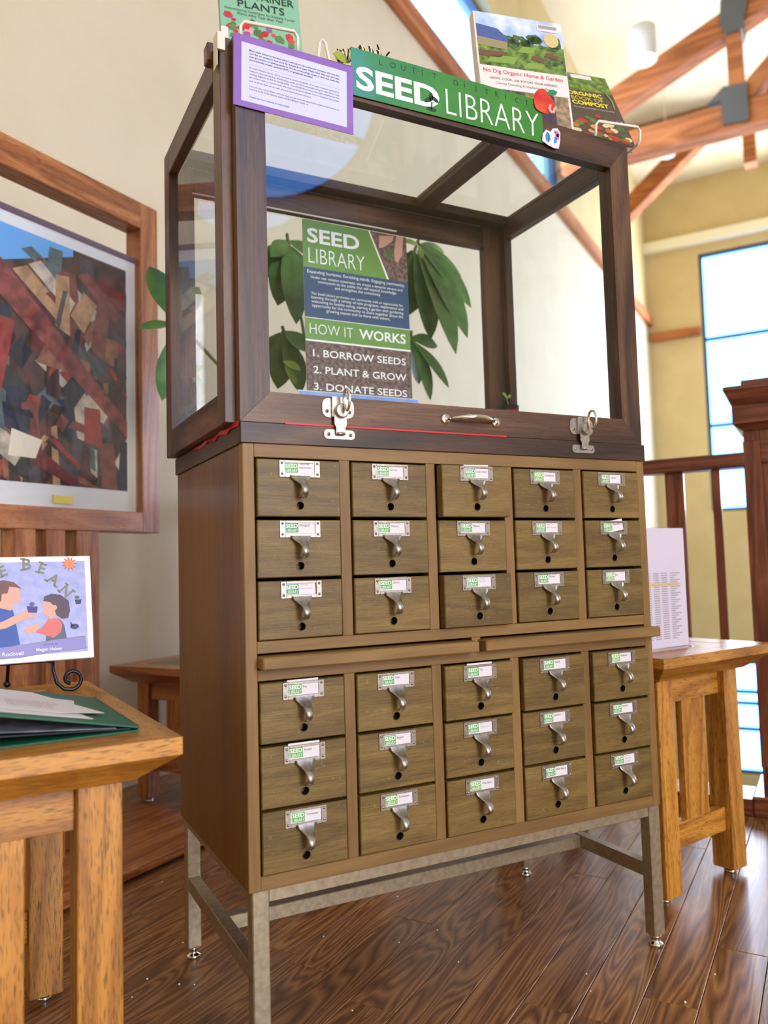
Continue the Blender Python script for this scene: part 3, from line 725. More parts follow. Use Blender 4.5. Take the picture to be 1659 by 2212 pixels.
SOIL = noisy('print_soil', (66, 46, 40), (142, 116, 104), 120, .5, 0, .35, .68, 0, 6)
SIGNG = flat('poster_green', (104, 150, 62), .4)
NAVY = flat('poster_navy', (40, 74, 112), .45)
po, w0, h0 = panel('poster', 'tall SEED LIBRARY poster standing inside the glass case', 'poster', (.272, .400, .9857), (.534, .400, .9857), (.272, .410, 1.530), .002, PAPER)
b = MB(); u = w0
rect(b, 0, .435, w0, h0, 1, SIGNG); rect(b, 0, .322, w0, .435, 1, NAVY); rect(b, 0, .272, w0, .320, 1, SIGNG); rect(b, 0, .268, w0, .272, 2, WHITEP); rect(b, 0, .150, w0, .268, 1, SOIL); rect(b, 0, 0, w0, .150, 1, flat('poster_sky', (120, 158, 220), .45))
pr(b, [(.162, h0), (.166, h0), (.212, .435), (.207, .435)], 3, WHITEP); pr(b, [(.166, h0), (w0, h0), (w0, .435), (.212, .435)], 2, SOIL)
SKIN = flat('print_skin', (204, 158, 140), .5)
pr(b, [(.236, h0), (.254, h0), (.250, .500), (.236, .478), (.230, .482), (.228, .505)], 3, SKIN); pr(b, [(.190, h0-.008), (.228, h0-.002), (.226, h0-.014), (.200, .510), (.188, .506)], 3, SKIN); pr(b, [(.205, .500), (.222, .512), (.226, .498), (.212, .482)], 4, flat('print_leaf', (70, 112, 50), .5))
b.build('poster_print', po)
b = MB()
txt(b, 'SEED', .010, .492, 5, WHITEP, h=.034, w_=.128, bold=.025, fit=True); txt(b, 'LIBRARY', .012, .446, 5, WHITEP, h=.034, w_=.138, bold=-.012, fit=True)
txt(b, 'Expanding horizons. Enriching minds. Engaging community.', .008, .420, 5, WHITEP, w_=.245)
for i, tx in enumerate(['Under our mission statement, we create a dynamic service and', 'momentum to the public that will expand knowledge', 'and strengthen the community.', '', 'The Seed Library promotes our community with an opportunity for', 'learning through a variety of new programs, exploration and', 'welcoming to healthy eating, starting a garden with gardening', 'opportunity for the community to share together about the', 'growing season and to share with others.']):
    if tx: txt(b, tx, w0/2, .4085-.0092*i, 5, WHITEP, w_=min(.23, .0040*len(tx)), align='c')
txt(b, 'HOW IT', .010, .285, 5, WHITEP, h=.023, w_=.105, bold=-.012, fit=True); txt(b, 'WORKS', .130, .285, 5, WHITEP, h=.023, w_=.120, bold=.02, fit=True)
for i, tx in enumerate(['1. BORROW SEEDS', '2. PLANT & GROW', '3. DONATE SEEDS']):
    txt(b, tx, .016, .234-.0375*i, 5, WHITEP, h=.0165, w_=.232, bold=.012, fit=True)
b.build('poster_lettering', po)
br_, w1, h1 = panel('brochure', 'blue sky photo brochure lying against the poster foot', 'brochure', (.246, .372, .9857), (.545, .372, .9857), (.246, .392, 1.140), .0015, PAPER)
b = MB(); rect(b, .002, .002, w1-.002, h1-.002, 1, noisy('brochure_sky', (110, 150, 222), (150, 182, 236), 14, .4))
for k in range(26):
    rs = random.Random(k); px = .085+rs.uniform(-.03, .05); pz = .085+rs.uniform(-.03, .055); r_ = rs.uniform(.006, .013)
    pr(b, [(px+r_*math.cos(a)*rs.uniform(.7, 1.2), min(pz+r_*math.sin(a)*rs.uniform(.7, 1.2), h1-.003)) for a in [i*PI/4 for i in range(8)]], 2, flat('print_tree', (86, 96, 84), .5))
b.build('brochure_print', br_)
cp = thing('seedling_cup', 'small black cup with red band and green sprout inside the case', 'cup', (.785, .375, ZTT-.002))
MB().lathe([(0, 0), (.020, 0), (.028, .150), (.026, .150), (.024, .135), (0, .135)], (0, 0, 0), flat('cup_black', (34, 30, 34), .4), 'z', 24).build('cup_body', cp)
MB().lathe([(.0266, .118), (.0272, .118), (.0280, .138), (.0274, .138)], (0, 0, 0), flat('cup_red', (180, 32, 44), .4), 'z', 24).build('band', cp)
def leafmesh(b, p0, p1, wd, m, droop=.12, nrm=Vector((0, -1, .25)), cup=.12, n=8):
    """pointed oval leaf from p0 to p1 with a folded midrib and drooping tip"""
    p0 = Vector(p0); p1 = Vector(p1); t = p1-p0; ln = t.length; t.normalize(); side = t.cross(nrm).normalized(); nr = side.cross(t).normalized()
    vs = []; fs = []
    for i in range(n+1):
        q = i/n; wq = wd*.5*(math.sin(PI*min(1, q**1.15))**.75 if 0 < q < 1 else 0.02)
        c_ = p0+t*ln*q+Vector((0, 0, -1))*ln*droop*(q*q-q)*-1*0+nr*ln*droop*math.sin(PI*q)
        vs += [c_+side*wq+nr*wq*cup, c_, c_-side*wq+nr*wq*cup]
        if i:
            o = 3*i
            fs += [(o-3, o-2, o+1, o), (o-2, o-1, o+2, o+1)]
    k = len(vs); vs2 = [v-nr*.0006 for v in vs]
    b.add(vs+vs2, fs+[tuple(i+k for i in f)[::-1] for f in fs], m, True)
SPROUT = flat('sprout_green', (120, 160, 60), .5)
b = MB(); b.tube([(0, 0, .133), (0, 0, .158), (-.004, 0, .172)], .0012, SPROUT, 6); leafmesh(b, (-.003, 0, .170), (-.016, 0, .184), .009, SPROUT); leafmesh(b, (-.003, 0, .170), (.010, 0, .180), .008, SPROUT); b.build('sprout', cp)

# ------------------------------------------------------------------ signs on the front of the case
GRN = noisy('laminated_green', (52, 122, 48), (66, 138, 56), 10, .25, 0, .3, .7, .08, 3, .25)
sg, w2, h2 = panel('banner_sign', 'long green laminated SEED LIBRARY banner taped along the case top', 'sign', (.2045, -.0042, 1.5675), (.6165, -.0042, 1.5725), (.208, -.0042, 1.6535), .0014, GRN)
b = MB()
DKG = flat('sign_dark_green', (20, 60, 24), .4)
for i, ch_ in enumerate('LOUTIT'): txt(b, ch_, .055+.0216*i, h2-.0185+.0005*i, 1, DKG, h=.0105)
for i, ch_ in enumerate('DISTRICT'): txt(b, ch_, .2085+.0232*i, h2-.0180, 1, DKG, h=.0105)
txt(b, 'SEED', .008, .012, 2, WHITEP, h=.043, w_=.168, bold=.03, fit=True)
txt(b, 'LIBRARY', .190, .010, 2, WHITEP, h=.047, w_=.212, bold=-.016, fit=True)
b.build('sign_lettering', sg)
b = MB()
pr(b, [(.158+.011*math.cos(a), .0100+.0035*math.sin(a)) for a in [i*PI/6 for i in range(12)]], 4, DKG)
pr(b, [(.157, .010), (.159, .010), (.161, .024), (.158, .024)], 4, DKG)
for (cx, cz, a) in ((.151, .026, .6), (.166, .030, -.5), (.158, .033, 1.5)):
    pr(b, [(cx+.0085*math.cos(t)*math.cos(a)-.004*math.sin(t)*math.sin(a), cz+.0085*math.cos(t)*math.sin(a)+.004*math.sin(t)*math.cos(a)) for t in [i*PI/6 for i in range(12)]], 4, DKG)
b.build('seedling_emblem', sg)
PURP = noisy('laminated_purple', (128, 74, 150), (140, 86, 160), 8, .3, 0, .3, .7, .06, 3, .15)
nt_, w3, h3 = panel('notice', 'laminated typed notice with purple border hung over the case corner', 'notice', (-.0065, -.0042, 1.4985), (.2035, -.0062, 1.4945), (-.0085, -.0042, 1.6195), .0012, PURP)
b = MB(); rect(b, .013, .010, w3-.012, h3-.012, 1, flat('notice_paper', (204, 194, 206), .22, 0, 0, None, .5)); b.build('notice_paper', nt_)
b = MB(); BLUEI = flat('print_blue', (40, 92, 170), .5)
paras = [(.0128+.0, ['Many seeds shared by the Seed Library were grown by community members with love and', 'care like our ancestors have done for thousands of years. Please know they may not meet', 'state germination or labeling standards. We do not knowingly accept or share any seeds that', 'are chemically treated, patented (PVP), or genetically modified.'], .014),
         (0, ['At Loutit District Library, we try our best to ensure the quality of our seed using best practices in', 'inventory care and labeling. Nonetheless, seeds are alive and people using the seed library have', 'varying degrees of skill in saving seeds. You should know that you might experience low', 'germination rates or receive seeds that were not properly labeled. This is a volunteer-run project,', 'and we do the best we can with the time and resources we have.'], .0),
         (0, ['If you do have any problems with the seed you get from the seed library, please let us know so we', 'can try to fix it for future users of the library! Email us'], .0)]
z = h3-.026
for pi_, (q, lines, bo) in enumerate(paras):
    for tx in lines:
        full = len(tx) > 75
        txt(b, tx, .026, z, 2, INK, w_=.158 if full else .00172*len(tx), bold=bo); z -= .0053
    z -= .0045
    if pi_ == 0: rect(b, .026, z+.0045, w3-.022, z+.0049, 2, FAINT); z -= .0035
txt(b, 'Thanks for your interest in local seeds!', .026, z-.003, 2, BLUEI, w_=.068, bold=.012)
b.build('notice_lettering', nt_)
tp = tag(MB().box(-.0245, -.0235, .022, .044, 1.575, 1.632, flat('tape', (226, 218, 200), .3)).box(-.0245, -.012, .018, .0222, 1.600, 1.630, flat('tape', None)).build('tape_strip', None, (-.02, .03, 1.6), None, (-.02, .03, 1.6)), 'off-white tape strip stuck round the case corner beside the notice', 'tape')
# paper cut-outs
def cutout(name, label, cat, outline, y, m, th=.001):
    b = MB(); cx = sum(p[0] for p in outline)/len(outline); cz = sum(p[1] for p in outline)/len(outline)
    b.prism([(p[0]-cx, p[1]-cz) for p in outline], (0, 0, 0), X_, Z_, (0, th, 0), m); o = b.build(name, None, (cx, y, cz)); fixnormals(o); return tag(o, label, cat), cx, cz
ao = [(.619+.0255*math.cos(a)*(1+.06*math.cos(3*a)), 1.6545+.0245*math.sin(a)-.003*math.cos(2*a)) for a in [2*PI*i/28 for i in range(28)]]
ap, cx, cz = cutout('apple_cutout', 'red paper apple with green leaf stuck over the banner end', 'decoration', ao, -.0072, noisy('apple_red', (196, 34, 28), (226, 96, 56), 26, .35, 0, .4, .75))
b = MB(); lo_ = [(.008, .020), (.014, .0285), (.024, .032), (.0345, .030), (.030, .0225), (.020, .018)]
b.prism(lo_, (0, -.0006, 0), X_, Z_, (0, .0012, 0), flat('apple_leaf', (44, 130, 84), .45)); fixnormals(b.build('leaf', ap))
b = MB(); b.tube([(.013, -.002, -.004), (.010, -.002, -.012), (.014, -.002, -.018), (.021, -.002, -.016), (.023, -.002, -.009), (.027, -.002, -.006)], .0032, flat('worm_pink', (226, 176, 168), .5), 8); b.build('worm', ap)
st = [(.611, 1.5755), (.613, 1.590), (.622, 1.6005), (.632, 1.598), (.638, 1.606), (.650, 1.6095), (.6565, 1.602), (.6555, 1.583), (.651, 1.568), (.640, 1.5665), (.625, 1.5695)]
sk, cx, cz = cutout('butterfly_sticker', 'small white sticker with blue and pink butterfly wings below the apple', 'sticker', st, -.0070, PAPER)
b = MB()
WB = flat('wing_blue', (62, 140, 196), .4); WPK = flat('wing_pink', (206, 110, 168), .4); WV = flat('wing_violet', (98, 110, 196), .4)
for poly_, mm in (([(-.016, -.010), (-.009, -.013), (-.004, -.006), (-.006, .004), (-.012, .009), (-.0165, .0)], WB), ([(-.0105, -.011), (-.0095, -.011), (-.009, .006), (-.010, .006)], flat('wing_dark', (36, 84, 140), .4)),
                  ([(.003, -.012), (.010, -.010), (.012, .0), (.006, .002)], WB), ([(.008, .0), (.015, -.004), (.0185, .008), (.014, .017), (.009, .012)], WPK), ([(.010, .004), (.016, .002), (.017, .010), (.012, .010)], WV), ([(.005, .010), (.009, .008), (.010, .014), (.007, .016)], WV)):
    b.poly(poly_, (0, -.0003, 0), X_, Z_, mm)
b.build('wing_print', sk)

# ------------------------------------------------------------------ books and stands on top of the case
def book(name, label, bl, br, tl, th, cover, page=flat('page_edge', (228, 220, 204), .7)):
    ax, ay, wd, ht, n = sheet(None, None, None, bl, br, tl)
    o = thing(name, label, 'book'); M = Matrix((ax, -n, ay)).transposed().to_4x4(); M.translation = Vector(bl); o.matrix_world = M
    ct = .0022
    b = MB(); b.box(0, wd, 0, ct, 0, ht, cover, .0006); b.build('front_cover', o)
    b = MB(); b.box(0, wd, th-ct, th, 0, ht, cover, .0006); b.build('back_cover', o)
    b = MB(); b.box(0, ct, ct, th-ct, 0, ht, cover); b.build('spine', o)
    b = MB(); b.box(ct, wd-.002, ct, th-ct, .002, ht-.002, page); b.build('page_block', o)
    return o, wd, ht
# no-dig book
nb, wn, hn = book('gardening_book', 'No Dig Organic Home and Garden book with vegetable plot cover on the case', (.523, .062, 1.6300), (.717, .020, 1.6300), (.494, .105, 1.886), .022, flat('cover_offwhite', (232, 222, 216), .35))
FOL = noisy('print_foliage', (38, 66, 24), (132, 164, 60), 70, .4, 0, .34, .66, 0, 5)
FOLD = noisy('print_foliage_dark', (26, 48, 24), (92, 124, 60), 90, .4, 0, .34, .66, 0, 5)
b = MB()
rect(b, .004, .125, wn-.001, hn-.001, 1, FOL); rect(b, .004, hn-.062, wn-.001, hn-.001, 2, noisy('print_sky', (140, 176, 220), (226, 234, 242), 22, .4))
rs = random.Random(3)
for k in range(34):
    px = .008+rs.random()*(wn-.02); pz = hn-.062+rs.uniform(-.012, .012)+(0.008 if px > .1 else 0); r_ = rs.uniform(.006, .014)
    pr(b, [(max(.004, min(wn-.002, px+r_*math.cos(a)*rs.uniform(.8, 1.2))), pz+r_*math.sin(a)*rs.uniform(.7, 1.1)) for a in [i*PI/4 for i in range(8)]], 3, FOLD)
pr(b, [(.004, hn-.030), (.050, hn-.036), (.072, hn-.056), (.072, hn-.066), (.004, hn-.060)], 4, flat('print_roof', (72, 92, 150), .4))
pr(b, [(.004, hn-.060), (.070, hn-.066), (.068, hn-.084), (.004, hn-.080)], 4, flat('print_house', (150, 140, 100), .4))
pr(b, [(.004, hn-.092), (.07, hn-.090), (.05, hn-.105), (.004, hn-.106)], 4, flat('print_bed', (112, 74, 52), .4))
for (x0, x1, z0, z1) in ((.09, .135, .172, .190), (.15, .19, .150, .166), (.02, .09, .140, .160), (.10, .15, .136, .152)):
    pr(b, [(x0, z0), (x1-.01, z0+.002), (x1, z1), (x0+.012, z1-.002)], 4, FOLD if x0 > .1 else flat('print_lime', (126, 160, 60), .4))
for (x0, z0) in ((.118, .160), (.150, .172)): pr(b, [(x0, z0), (x0+.03, z0-.006), (x0+.034, z0+.004), (x0+.006, z0+.010)], 5, flat('print_bed', None))
rect(b, .001, .079, wn-.001, .131, 6, flat('cover_offwhite', None))
for i, cl in enumerate(((150, 96, 70), (60, 78, 110), (96, 90, 60), (170, 140, 60), (84, 60, 70), (176, 150, 110))): rect(b, .002+i*.032, .001, .033+i*.032, .078, 5, noisy('print_photo_%d' % i, tuple(int(v*.6) for v in cl), cl, 80, .4))
rect(b, .140, hn-.026, .188, hn-.010, 7, PAPER)
for k in range(18): rect(b, .144+k*.0023, hn-.020, .1451+k*.0023, hn-.012, 8, INK)
pr(b, [(.170+.017*math.cos(a), hn-.046+.017*math.sin(a)) for a in [i*PI/12 for i in range(24)]], 7, flat('sticker_gold', (206, 190, 130), .4))
b.build('cover_print', nb)
b = MB()
txt(b, 'No Dig Organic Home & Garden', .010, .1120, 8, flat('print_rose', (196, 60, 80), .5), w_=.176, bold=.01)
txt(b, 'GROW, COOK, USE & STORE YOUR HARVEST', .022, .0995, 8, INK, w_=.150); txt(b, 'Charles Dowding & Stephanie Hafferty', .034, .0875, 8, flat('print_grey', (120, 112, 116), .5), w_=.126)
b.build('cover_lettering', nb)
# compost book
cb, wc, hc = book('compost_book', 'brown ORGANIC BOOK OF COMPOST leaning in a wire stand on the case', (.700, .056, 1.6380), (.888, .022, 1.6380), (.722, .156, 1.854), .016, flat('cover_brown', (78, 64, 52), .35))
b = MB(); rect(b, .001, hc-.062, wc-.001, hc-.001, 1, FOL)
rect(b, .001, .001, wc-.001, .075, 1, flat('cover_brown', None))
rs = random.Random(5)
for k in range(46):
    px = rs.uniform(.006, wc-.012); pz = rs.uniform(.006, .092-.25*abs(px-.12)); r_ = rs.uniform(.006, .014); cl = rs.choice(((186, 40, 34), (214, 150, 60), (92, 122, 46), (120, 90, 130), (216, 200, 150), (196, 96, 60), (70, 100, 50)))
    pr(b, [(max(.002, min(wc-.002, px+r_*math.cos(a)*rs.uniform(.7, 1.2))), max(.002, pz+r_*math.sin(a)*rs.uniform(.5, 1))) for a in [i*PI/4 for i in range(8)]], 2+k*.05, flat('veg_%d%d%d' % cl, cl, .4))
rect(b, .098, hc-.020, .150, hc-.006, 6, PAPER); rect(b, .05, hc-.018, .095, hc-.010, 6, flat('print_mauve', (120, 96, 130), .5))
b.tube([(.172, -.0009, hc-.06), (.180, -.0009, hc-.09), (.178, -.0009, hc-.115)], .0012, flat('print_limeline', (170, 196, 110), .4), 5)
b.build('cover_print', cb)
b = MB(); YL = flat('print_yellow', (232, 216, 66), .4)
txt(b, 'ORGANIC', .072, hc-.084, 7, YL, h=.0135, w_=.086, bold=.03, fit=True); txt(b, 'BOOK OF', .076, hc-.100, 7, YL, h=.0125, w_=.080, bold=-.01, fit=True); txt(b, 'COMPOST', .074, hc-.118, 7, YL, h=.0145, w_=.090, bold=.03, fit=True)
txt(b, 'Easy and natural techniques to feed your garden', .074, hc-.130, 7, PAPER, w_=.100)
b.build('cover_lettering', cb)
# container plants book
kb, wk, hk = book('container_book', 'mint green CONTAINER PLANTS book with red flowers on the case corner', (-.004, .064, 1.6345), (.136, .046, 1.6345), (-.012, .112, 1.850), .014, flat('cover_mint', (128, 182, 152), .4))
b = MB(); rs = random.Random(9)
for k in range(44):
    px = rs.uniform(.010, wk-.006); pz = .036+rs.uniform(-.02, .026)+.014*math.sin(px*22+1.2); r_ = rs.uniform(.004, .009); cl = rs.choice(((196, 40, 52), (206, 72, 70), (150, 80, 150), (220, 150, 170), (70, 110, 60), (90, 130, 70), (186, 30, 44)))
    pr(b, [(max(.002, min(wk-.002, px+r_*math.cos(a)*rs.uniform(.7, 1.2))), max(.002, pz+r_*math.sin(a)*rs.uniform(.6, 1.1))) for a in [i*PI/4 for i in range(8)]], 2+k*.05, flat('flw_%d%d%d' % cl, cl, .4))
rect(b, .000, .022, .012, .046, 6, PAPER)
b.build('cover_print', kb)
b = MB(); DKT = flat('print_teal_dark', (34, 58, 60), .5)
for i, (tx, ww) in enumerate((('PLANTS', .082), ('CONTAINER', .118), ('OVERWINTERING', .124))): txt(b, tx, wk/2+.002, .096+.022*i, 7, DKT, h=.0155, w_=ww, fit=True, align='c')
txt(b, 'Overwintering Techniques for Keeping Tender', .008, .0850, 7, DKT, w_=.124); txt(b, 'Plants Alive Year after Year', .030, .0785, 7, DKT, w_=.080)
b.build('cover_lettering', kb)
WIRE = flat('wire_white', (228, 222, 210), .35)
def wirestand(label, x, y, wd, rz, dx=0.0):
    t = thing('wire_bookstand', label, 'book stand', (x, y, HT+.0001), rz)
    hw = wd/2; r_ = .0028
    MB().tube([(-hw, .060, r_), (-hw, -.012, r_), (-hw, -.020, .008), (-hw, -.022, .026), (-hw+.006, -.023, .034), (hw-.006, -.023, .034), (hw, -.022, .026), (hw, -.020, .008), (hw, -.012, r_), (hw, .060, r_)], r_, WIRE, 10).build('front_hook', t)
    MB().tube([(-hw, .060, r_), (-hw*.8, .062, r_), (-hw*.6, .100+dx, .10), (-hw*.3, .112+dx*1.3, .135), (hw*.3, .112+dx*1.3, .135), (hw*.6, .100+dx, .10), (hw*.8, .062, r_), (hw, .060, r_)], r_, WIRE, 10).build('back_loop', t)
    return t
wirestand('white wire stand holding the mint green container plants book', .066, .036, .096, -.13)
wirestand('white wire stand holding the brown compost book', .820, .020, .105, -.18, .035)
t = thing('wire_bookstand', 'empty bent white wire stand standing far back on the case top', 'book stand', (.205, .085, HT+.0001), -.2)
MB().tube([(-.03, .05, .003), (-.03, -.02, .003), (-.03, -.024, .02)], .003, WIRE, 8).tube([(.03, .05, .003), (.03, -.02, .003), (.03, -.024, .02)], .003, WIRE, 8).tube([(-.03, .05, .003), (.03, .05, .003)], .003, WIRE, 8).build('base_wire', t)
MB().tube([(-.02, .05, .003), (-.016, .056, .06), (-.008, .058, .128), (-.002, .058, .136), (.004, .058, .128), (.016, .056, .06), (.02, .05, .003)], .003, WIRE, 8).build('back_loop', t)
# striped caterpillar toy
ct_ = thing('toy_caterpillar', 'striped black and white toy caterpillar with green leaf behind the banner', 'toy', (.243, .030, HT)); ct_.scale = (1.45, 1.3, 1.4)
STR = bpy.data.materials.new('caterpillar_stripes'); STR.use_nodes = True
nt = STR.node_tree; L = nt.links.new; tc = N(nt, 'ShaderNodeTexCoord'); wv = N(nt, 'ShaderNodeTexWave', wave_type='BANDS', bands_direction='X'); wv.inputs['Scale'].default_value = 60; wv.inputs['Distortion'].default_value = 1.2
rp = N(nt, 'ShaderNodeValToRGB'); rp.color_ramp.interpolation = 'CONSTANT'; rp.color_ramp.elements[0].color = lin((28, 26, 30))+(1,); rp.color_ramp.elements[1].position = .45; rp.color_ramp.elements[1].color = lin((226, 224, 230))+(1,)
e3 = rp.color_ramp.elements.new(.85); e3.color = lin((220, 190, 80))+(1,)
L(tc.outputs['Object'], wv.inputs['Vector']); L(wv.outputs['Fac'], rp.inputs[0]); L(rp.outputs[0], nt.nodes['Principled BSDF'].inputs['Base Color']); nt.nodes['Principled BSDF'].inputs['Roughness'].default_value = .5
pts = []; rr = []
for k in range(25):
    t_ = k/24; pts.append((-.032+.066*t_, .004*math.sin(t_*6), .012+.022*math.sin(PI*(.12+.70*t_)))); rr.append((.0085+.0022*math.sin(t_*2*PI*7))*(.55+.45*math.sin(PI*(.12+.76*t_))))
b = MB(); b.tube(pts, rr, STR, 14); b.build('body', ct_)
b = MB(); b.tube([(.024, 0, .032), (.022, -.003, .043), (.019, -.004, .049)], .0011, BLACK, 6).tube([(.029, 0, .030), (.033, -.003, .040), (.036, -.004, .044)], .0011, BLACK, 6).tube([(-.028, 0, .020), (-.034, 0, .030)], .001, BLACK, 6); b.build('feelers', ct_)
LEAFG = flat('toy_leaf', (150, 176, 52), .5)
b = MB(); leafmesh(b, (.030, .002, .012), (.066, .006, .034), .022, LEAFG, .06); b.build('leaf', ct_); b = MB(); leafmesh(b, (-.024, -.012, .008), (-.046, -.016, .012), .016, flat('toy_leaf_dark', (150, 164, 60), .5), .05); b.build('leaf', ct_)
# binder clips behind the banner
for (x, lab) in ((.322, 'black binder clip on the banner edge just beside the caterpillar toy'), (.402, 'black binder clip on the banner edge beside the gardening book')):
    o = thing('binder_clip', lab, 'clip', (x, .004, HT), 0, 'binder clips on the banner')
    MB().prism([(-.006, 0), (.006, 0), (.0015, .016), (-.0015, .016)], (-.012, 0, 0), Y_, Z_, (.024, 0, 0), flat('clip_black', (24, 24, 26), .35)).build('clip_body', o)
    MB().tube([(-.006, .002, .014), (-.007, .003, .030), (-.003, .004, .037), (.003, .004, .037), (.007, .003, .030), (.006, .002, .014)], .0012, flat('clip_black', None), 8).build('clip_wire', o)

# ------------------------------------------------------------------ mission-style tables
def mission_table(label, center, rz, hxl=.160, hyl=.268, top_z=.545, ov=.062, lw=.056, tone=oak, long_slats=0, inset=None):
    t = thing('mission_table', label, 'table', (center[0], center[1], 0), rz)
    HX, HY = hxl+ov, hyl+ov
    bw = .085; und = .050; t1 = .022; t2 = .058   # border width, chamfer inset, edge thickness, total thickness
    # four mitred border boards
    def border(L_, ax):
        prof = [(0, top_z), (bw, top_z), (bw, top_z-t2), (und, top_z-t2), (0, top_z-t1)]
        vs = []
        for sgn in (-1, 1):
            for (q, z) in prof: vs.append((sgn*(L_-q), q, z))
        n = 5
        fs = [tuple(range(n)), tuple(range(2*n-1, n-1, -1))]+[(i, n+i, n+(i+1) % n, (i+1) % n) for i in range(n)]
        return vs, fs
    for (L_, off, rot, ax) in ((HX, HY, 0, 'x'), (HX, HY, 2, 'x'), (HY, HX, 1, 'y'), (HY, HX, 3, 'y')):
        vs, fs = border(L_, ax); R = Matrix.Rotation(rot*PI/2, 3, 'Z')
        vv = [R @ Vector((v[0], v[1]-off, v[2])) for v in vs]
        o = MB().add(vv, fs, tone(ax)).build('border_board', t); fixnormals(o)
    MB().box(-HX+bw, HX-bw, -HY+bw, HY-bw, top_z-t2, top_z-.0006, inset or tone('y')).build('top_panel', t)
    za = top_z-t2
    lo = None
    for sx in (-1, 1):
        for sy in (-1, 1):
            x0, y0 = sx*(hxl-lw/2), sy*(hyl-lw/2)
            if lo is None: lo = MB().box(-lw/2, lw/2, -lw/2, lw/2, .014, za+.002, tone('z'), .0018).build('leg', t, (x0, y0, 0)); gl = MB().lathe([(0, 0), (.013, 0), (.015, .003), (.013, .008), (.006, .009), (.006, .016)], (0, 0, 0), CHROME, 'z', 16).build('glider', lo)
            else: l2 = link_copy(lo, t, (x0, y0, 0)); link_copy(gl, l2)
    for sy in (-1, 1):
        yc = sy*(hyl-lw/2)
        MB().box(-hxl+lw, hxl-lw, yc-.011, yc+.011, za-.058, za+.002, tone('x'), .0012).build('apron', t)
        MB().box(-hxl+lw, hxl-lw, yc-.012, yc+.012, .105, .160, tone('x'), .0012).build('stretcher', t)
        MB().box(-.045, .045, yc-.009, yc+.009, .158, za-.056, tone('z'), .0012).build('slat', t)
    for sx in (-1, 1):
        xc = sx*(hxl-lw/2)
        MB().box(xc-.011, xc+.011, -hyl+lw, hyl-lw, za-.058, za+.002, tone('y'), .0012).build('apron', t)
        if long_slats:
            MB().box(xc-.012, xc+.012, -hyl+lw, hyl-lw, .105, .160, tone('y'), .0012).build('stretcher', t)
            for k in range(long_slats):
                yy = (k-(long_slats-1)/2)*.12
                MB().box(xc-.009, xc+.009, yy-.04, yy+.04, .158, za-.056, tone('z'), .0012).build('slat', t)
    return t
mission_table('golden oak mission side table holding the picture book and green folder', (-.371, .168), math.radians(3.4), inset=noisy('table_panel_brown', (110, 84, 54), (122, 94, 62), 30, .4))
mission_table('golden oak mission side table with the acrylic sign holder on it', (1.089, .413), math.radians(9.25))
INSET = noisy('table_inset_grey', (92, 82, 66), (104, 94, 76), 20, .4)
mission_table('low oak mission table with dark inset top by the cream wall', (.420, 1.612), RZ, .262, .155, .452, .062, .050, redoak, 1, INSET)

# ------------------------------------------------------------------ picture book on easel, folder
TZ = .545
ea = thing('wire_easel', 'black wrought iron easel with curled feet on the oak side table', 'easel', (-.305, .372, TZ+.0005), math.radians(3.4))
IRON = flat('wrought_iron', (22, 22, 26), .35, .3)
def spiral(x, sgn):
    pts = [(x, .0, .062), (x+.001*sgn, -.004, .040), (x+.006*sgn, -.010, .018), (x+.018*sgn, -.014, .006)]
    for k in range(15):
        a = -PI*.45+k*.42; r_ = .0195-.0006*k*1.2*.6-.0004*k
        pts.append((x+(.030+r_*math.cos(a))*sgn, -.014, .0235+r_*math.sin(a)))
    return pts
for x, sg_ in ((-.062, -1), (.062, 1)):
    b = MB(); b.tube(spiral(x, sg_), .0036, IRON, 10)
    b.lathe([(0, .055), (.005, .057), (.0072, .062), (.005, .067), (0, .069)], (x, 0, 0), IRON, 'z', 14); b.build('curled_foot', ea)
    MB().tube([(x, .0, .055), (x*.9, .055, .052), (x*.35, .075, .17)], .0034, IRON, 10).build('upright', ea)
MB().tube([(0, .075, .17), (0, .11, .06), (0, .135, .006)], .0034, IRON, 10).lathe([(0, -.001), (.006, .002), (.0072, .007), (.005, .012), (0, .014)], (0, .135, 0), IRON, 'z', 14).build('back_leg', ea)
MB().tube([(-.055, .055, .052), (.055, .055, .052)], .003, IRON, 10).build('crossbar', ea)
pb, wp, hp = book('picture_book', 'lilac ONE BEAN picture book with white border propped on the black easel', (-.424, .338, TZ+.0605), (-.1745, .353, TZ+.0605), (-.4255, .378, TZ+.246), .010, flat('cover_white', (236, 230, 232), .4))
b = MB(); LIL = noisy('print_lilac', (150, 156, 214), (172, 178, 228), 60, .4)
rect(b, .010, .012, wp-.010, hp-.010, 1, LIL)
def P(pts, lay, m): pr(b, pts, lay, m)
def ell(cx, cz, rx, rz_, n=18, a0=0): return [(cx+rx*math.cos(a0+2*PI*i/n), cz+rz_*math.sin(a0+2*PI*i/n)) for i in range(n)]
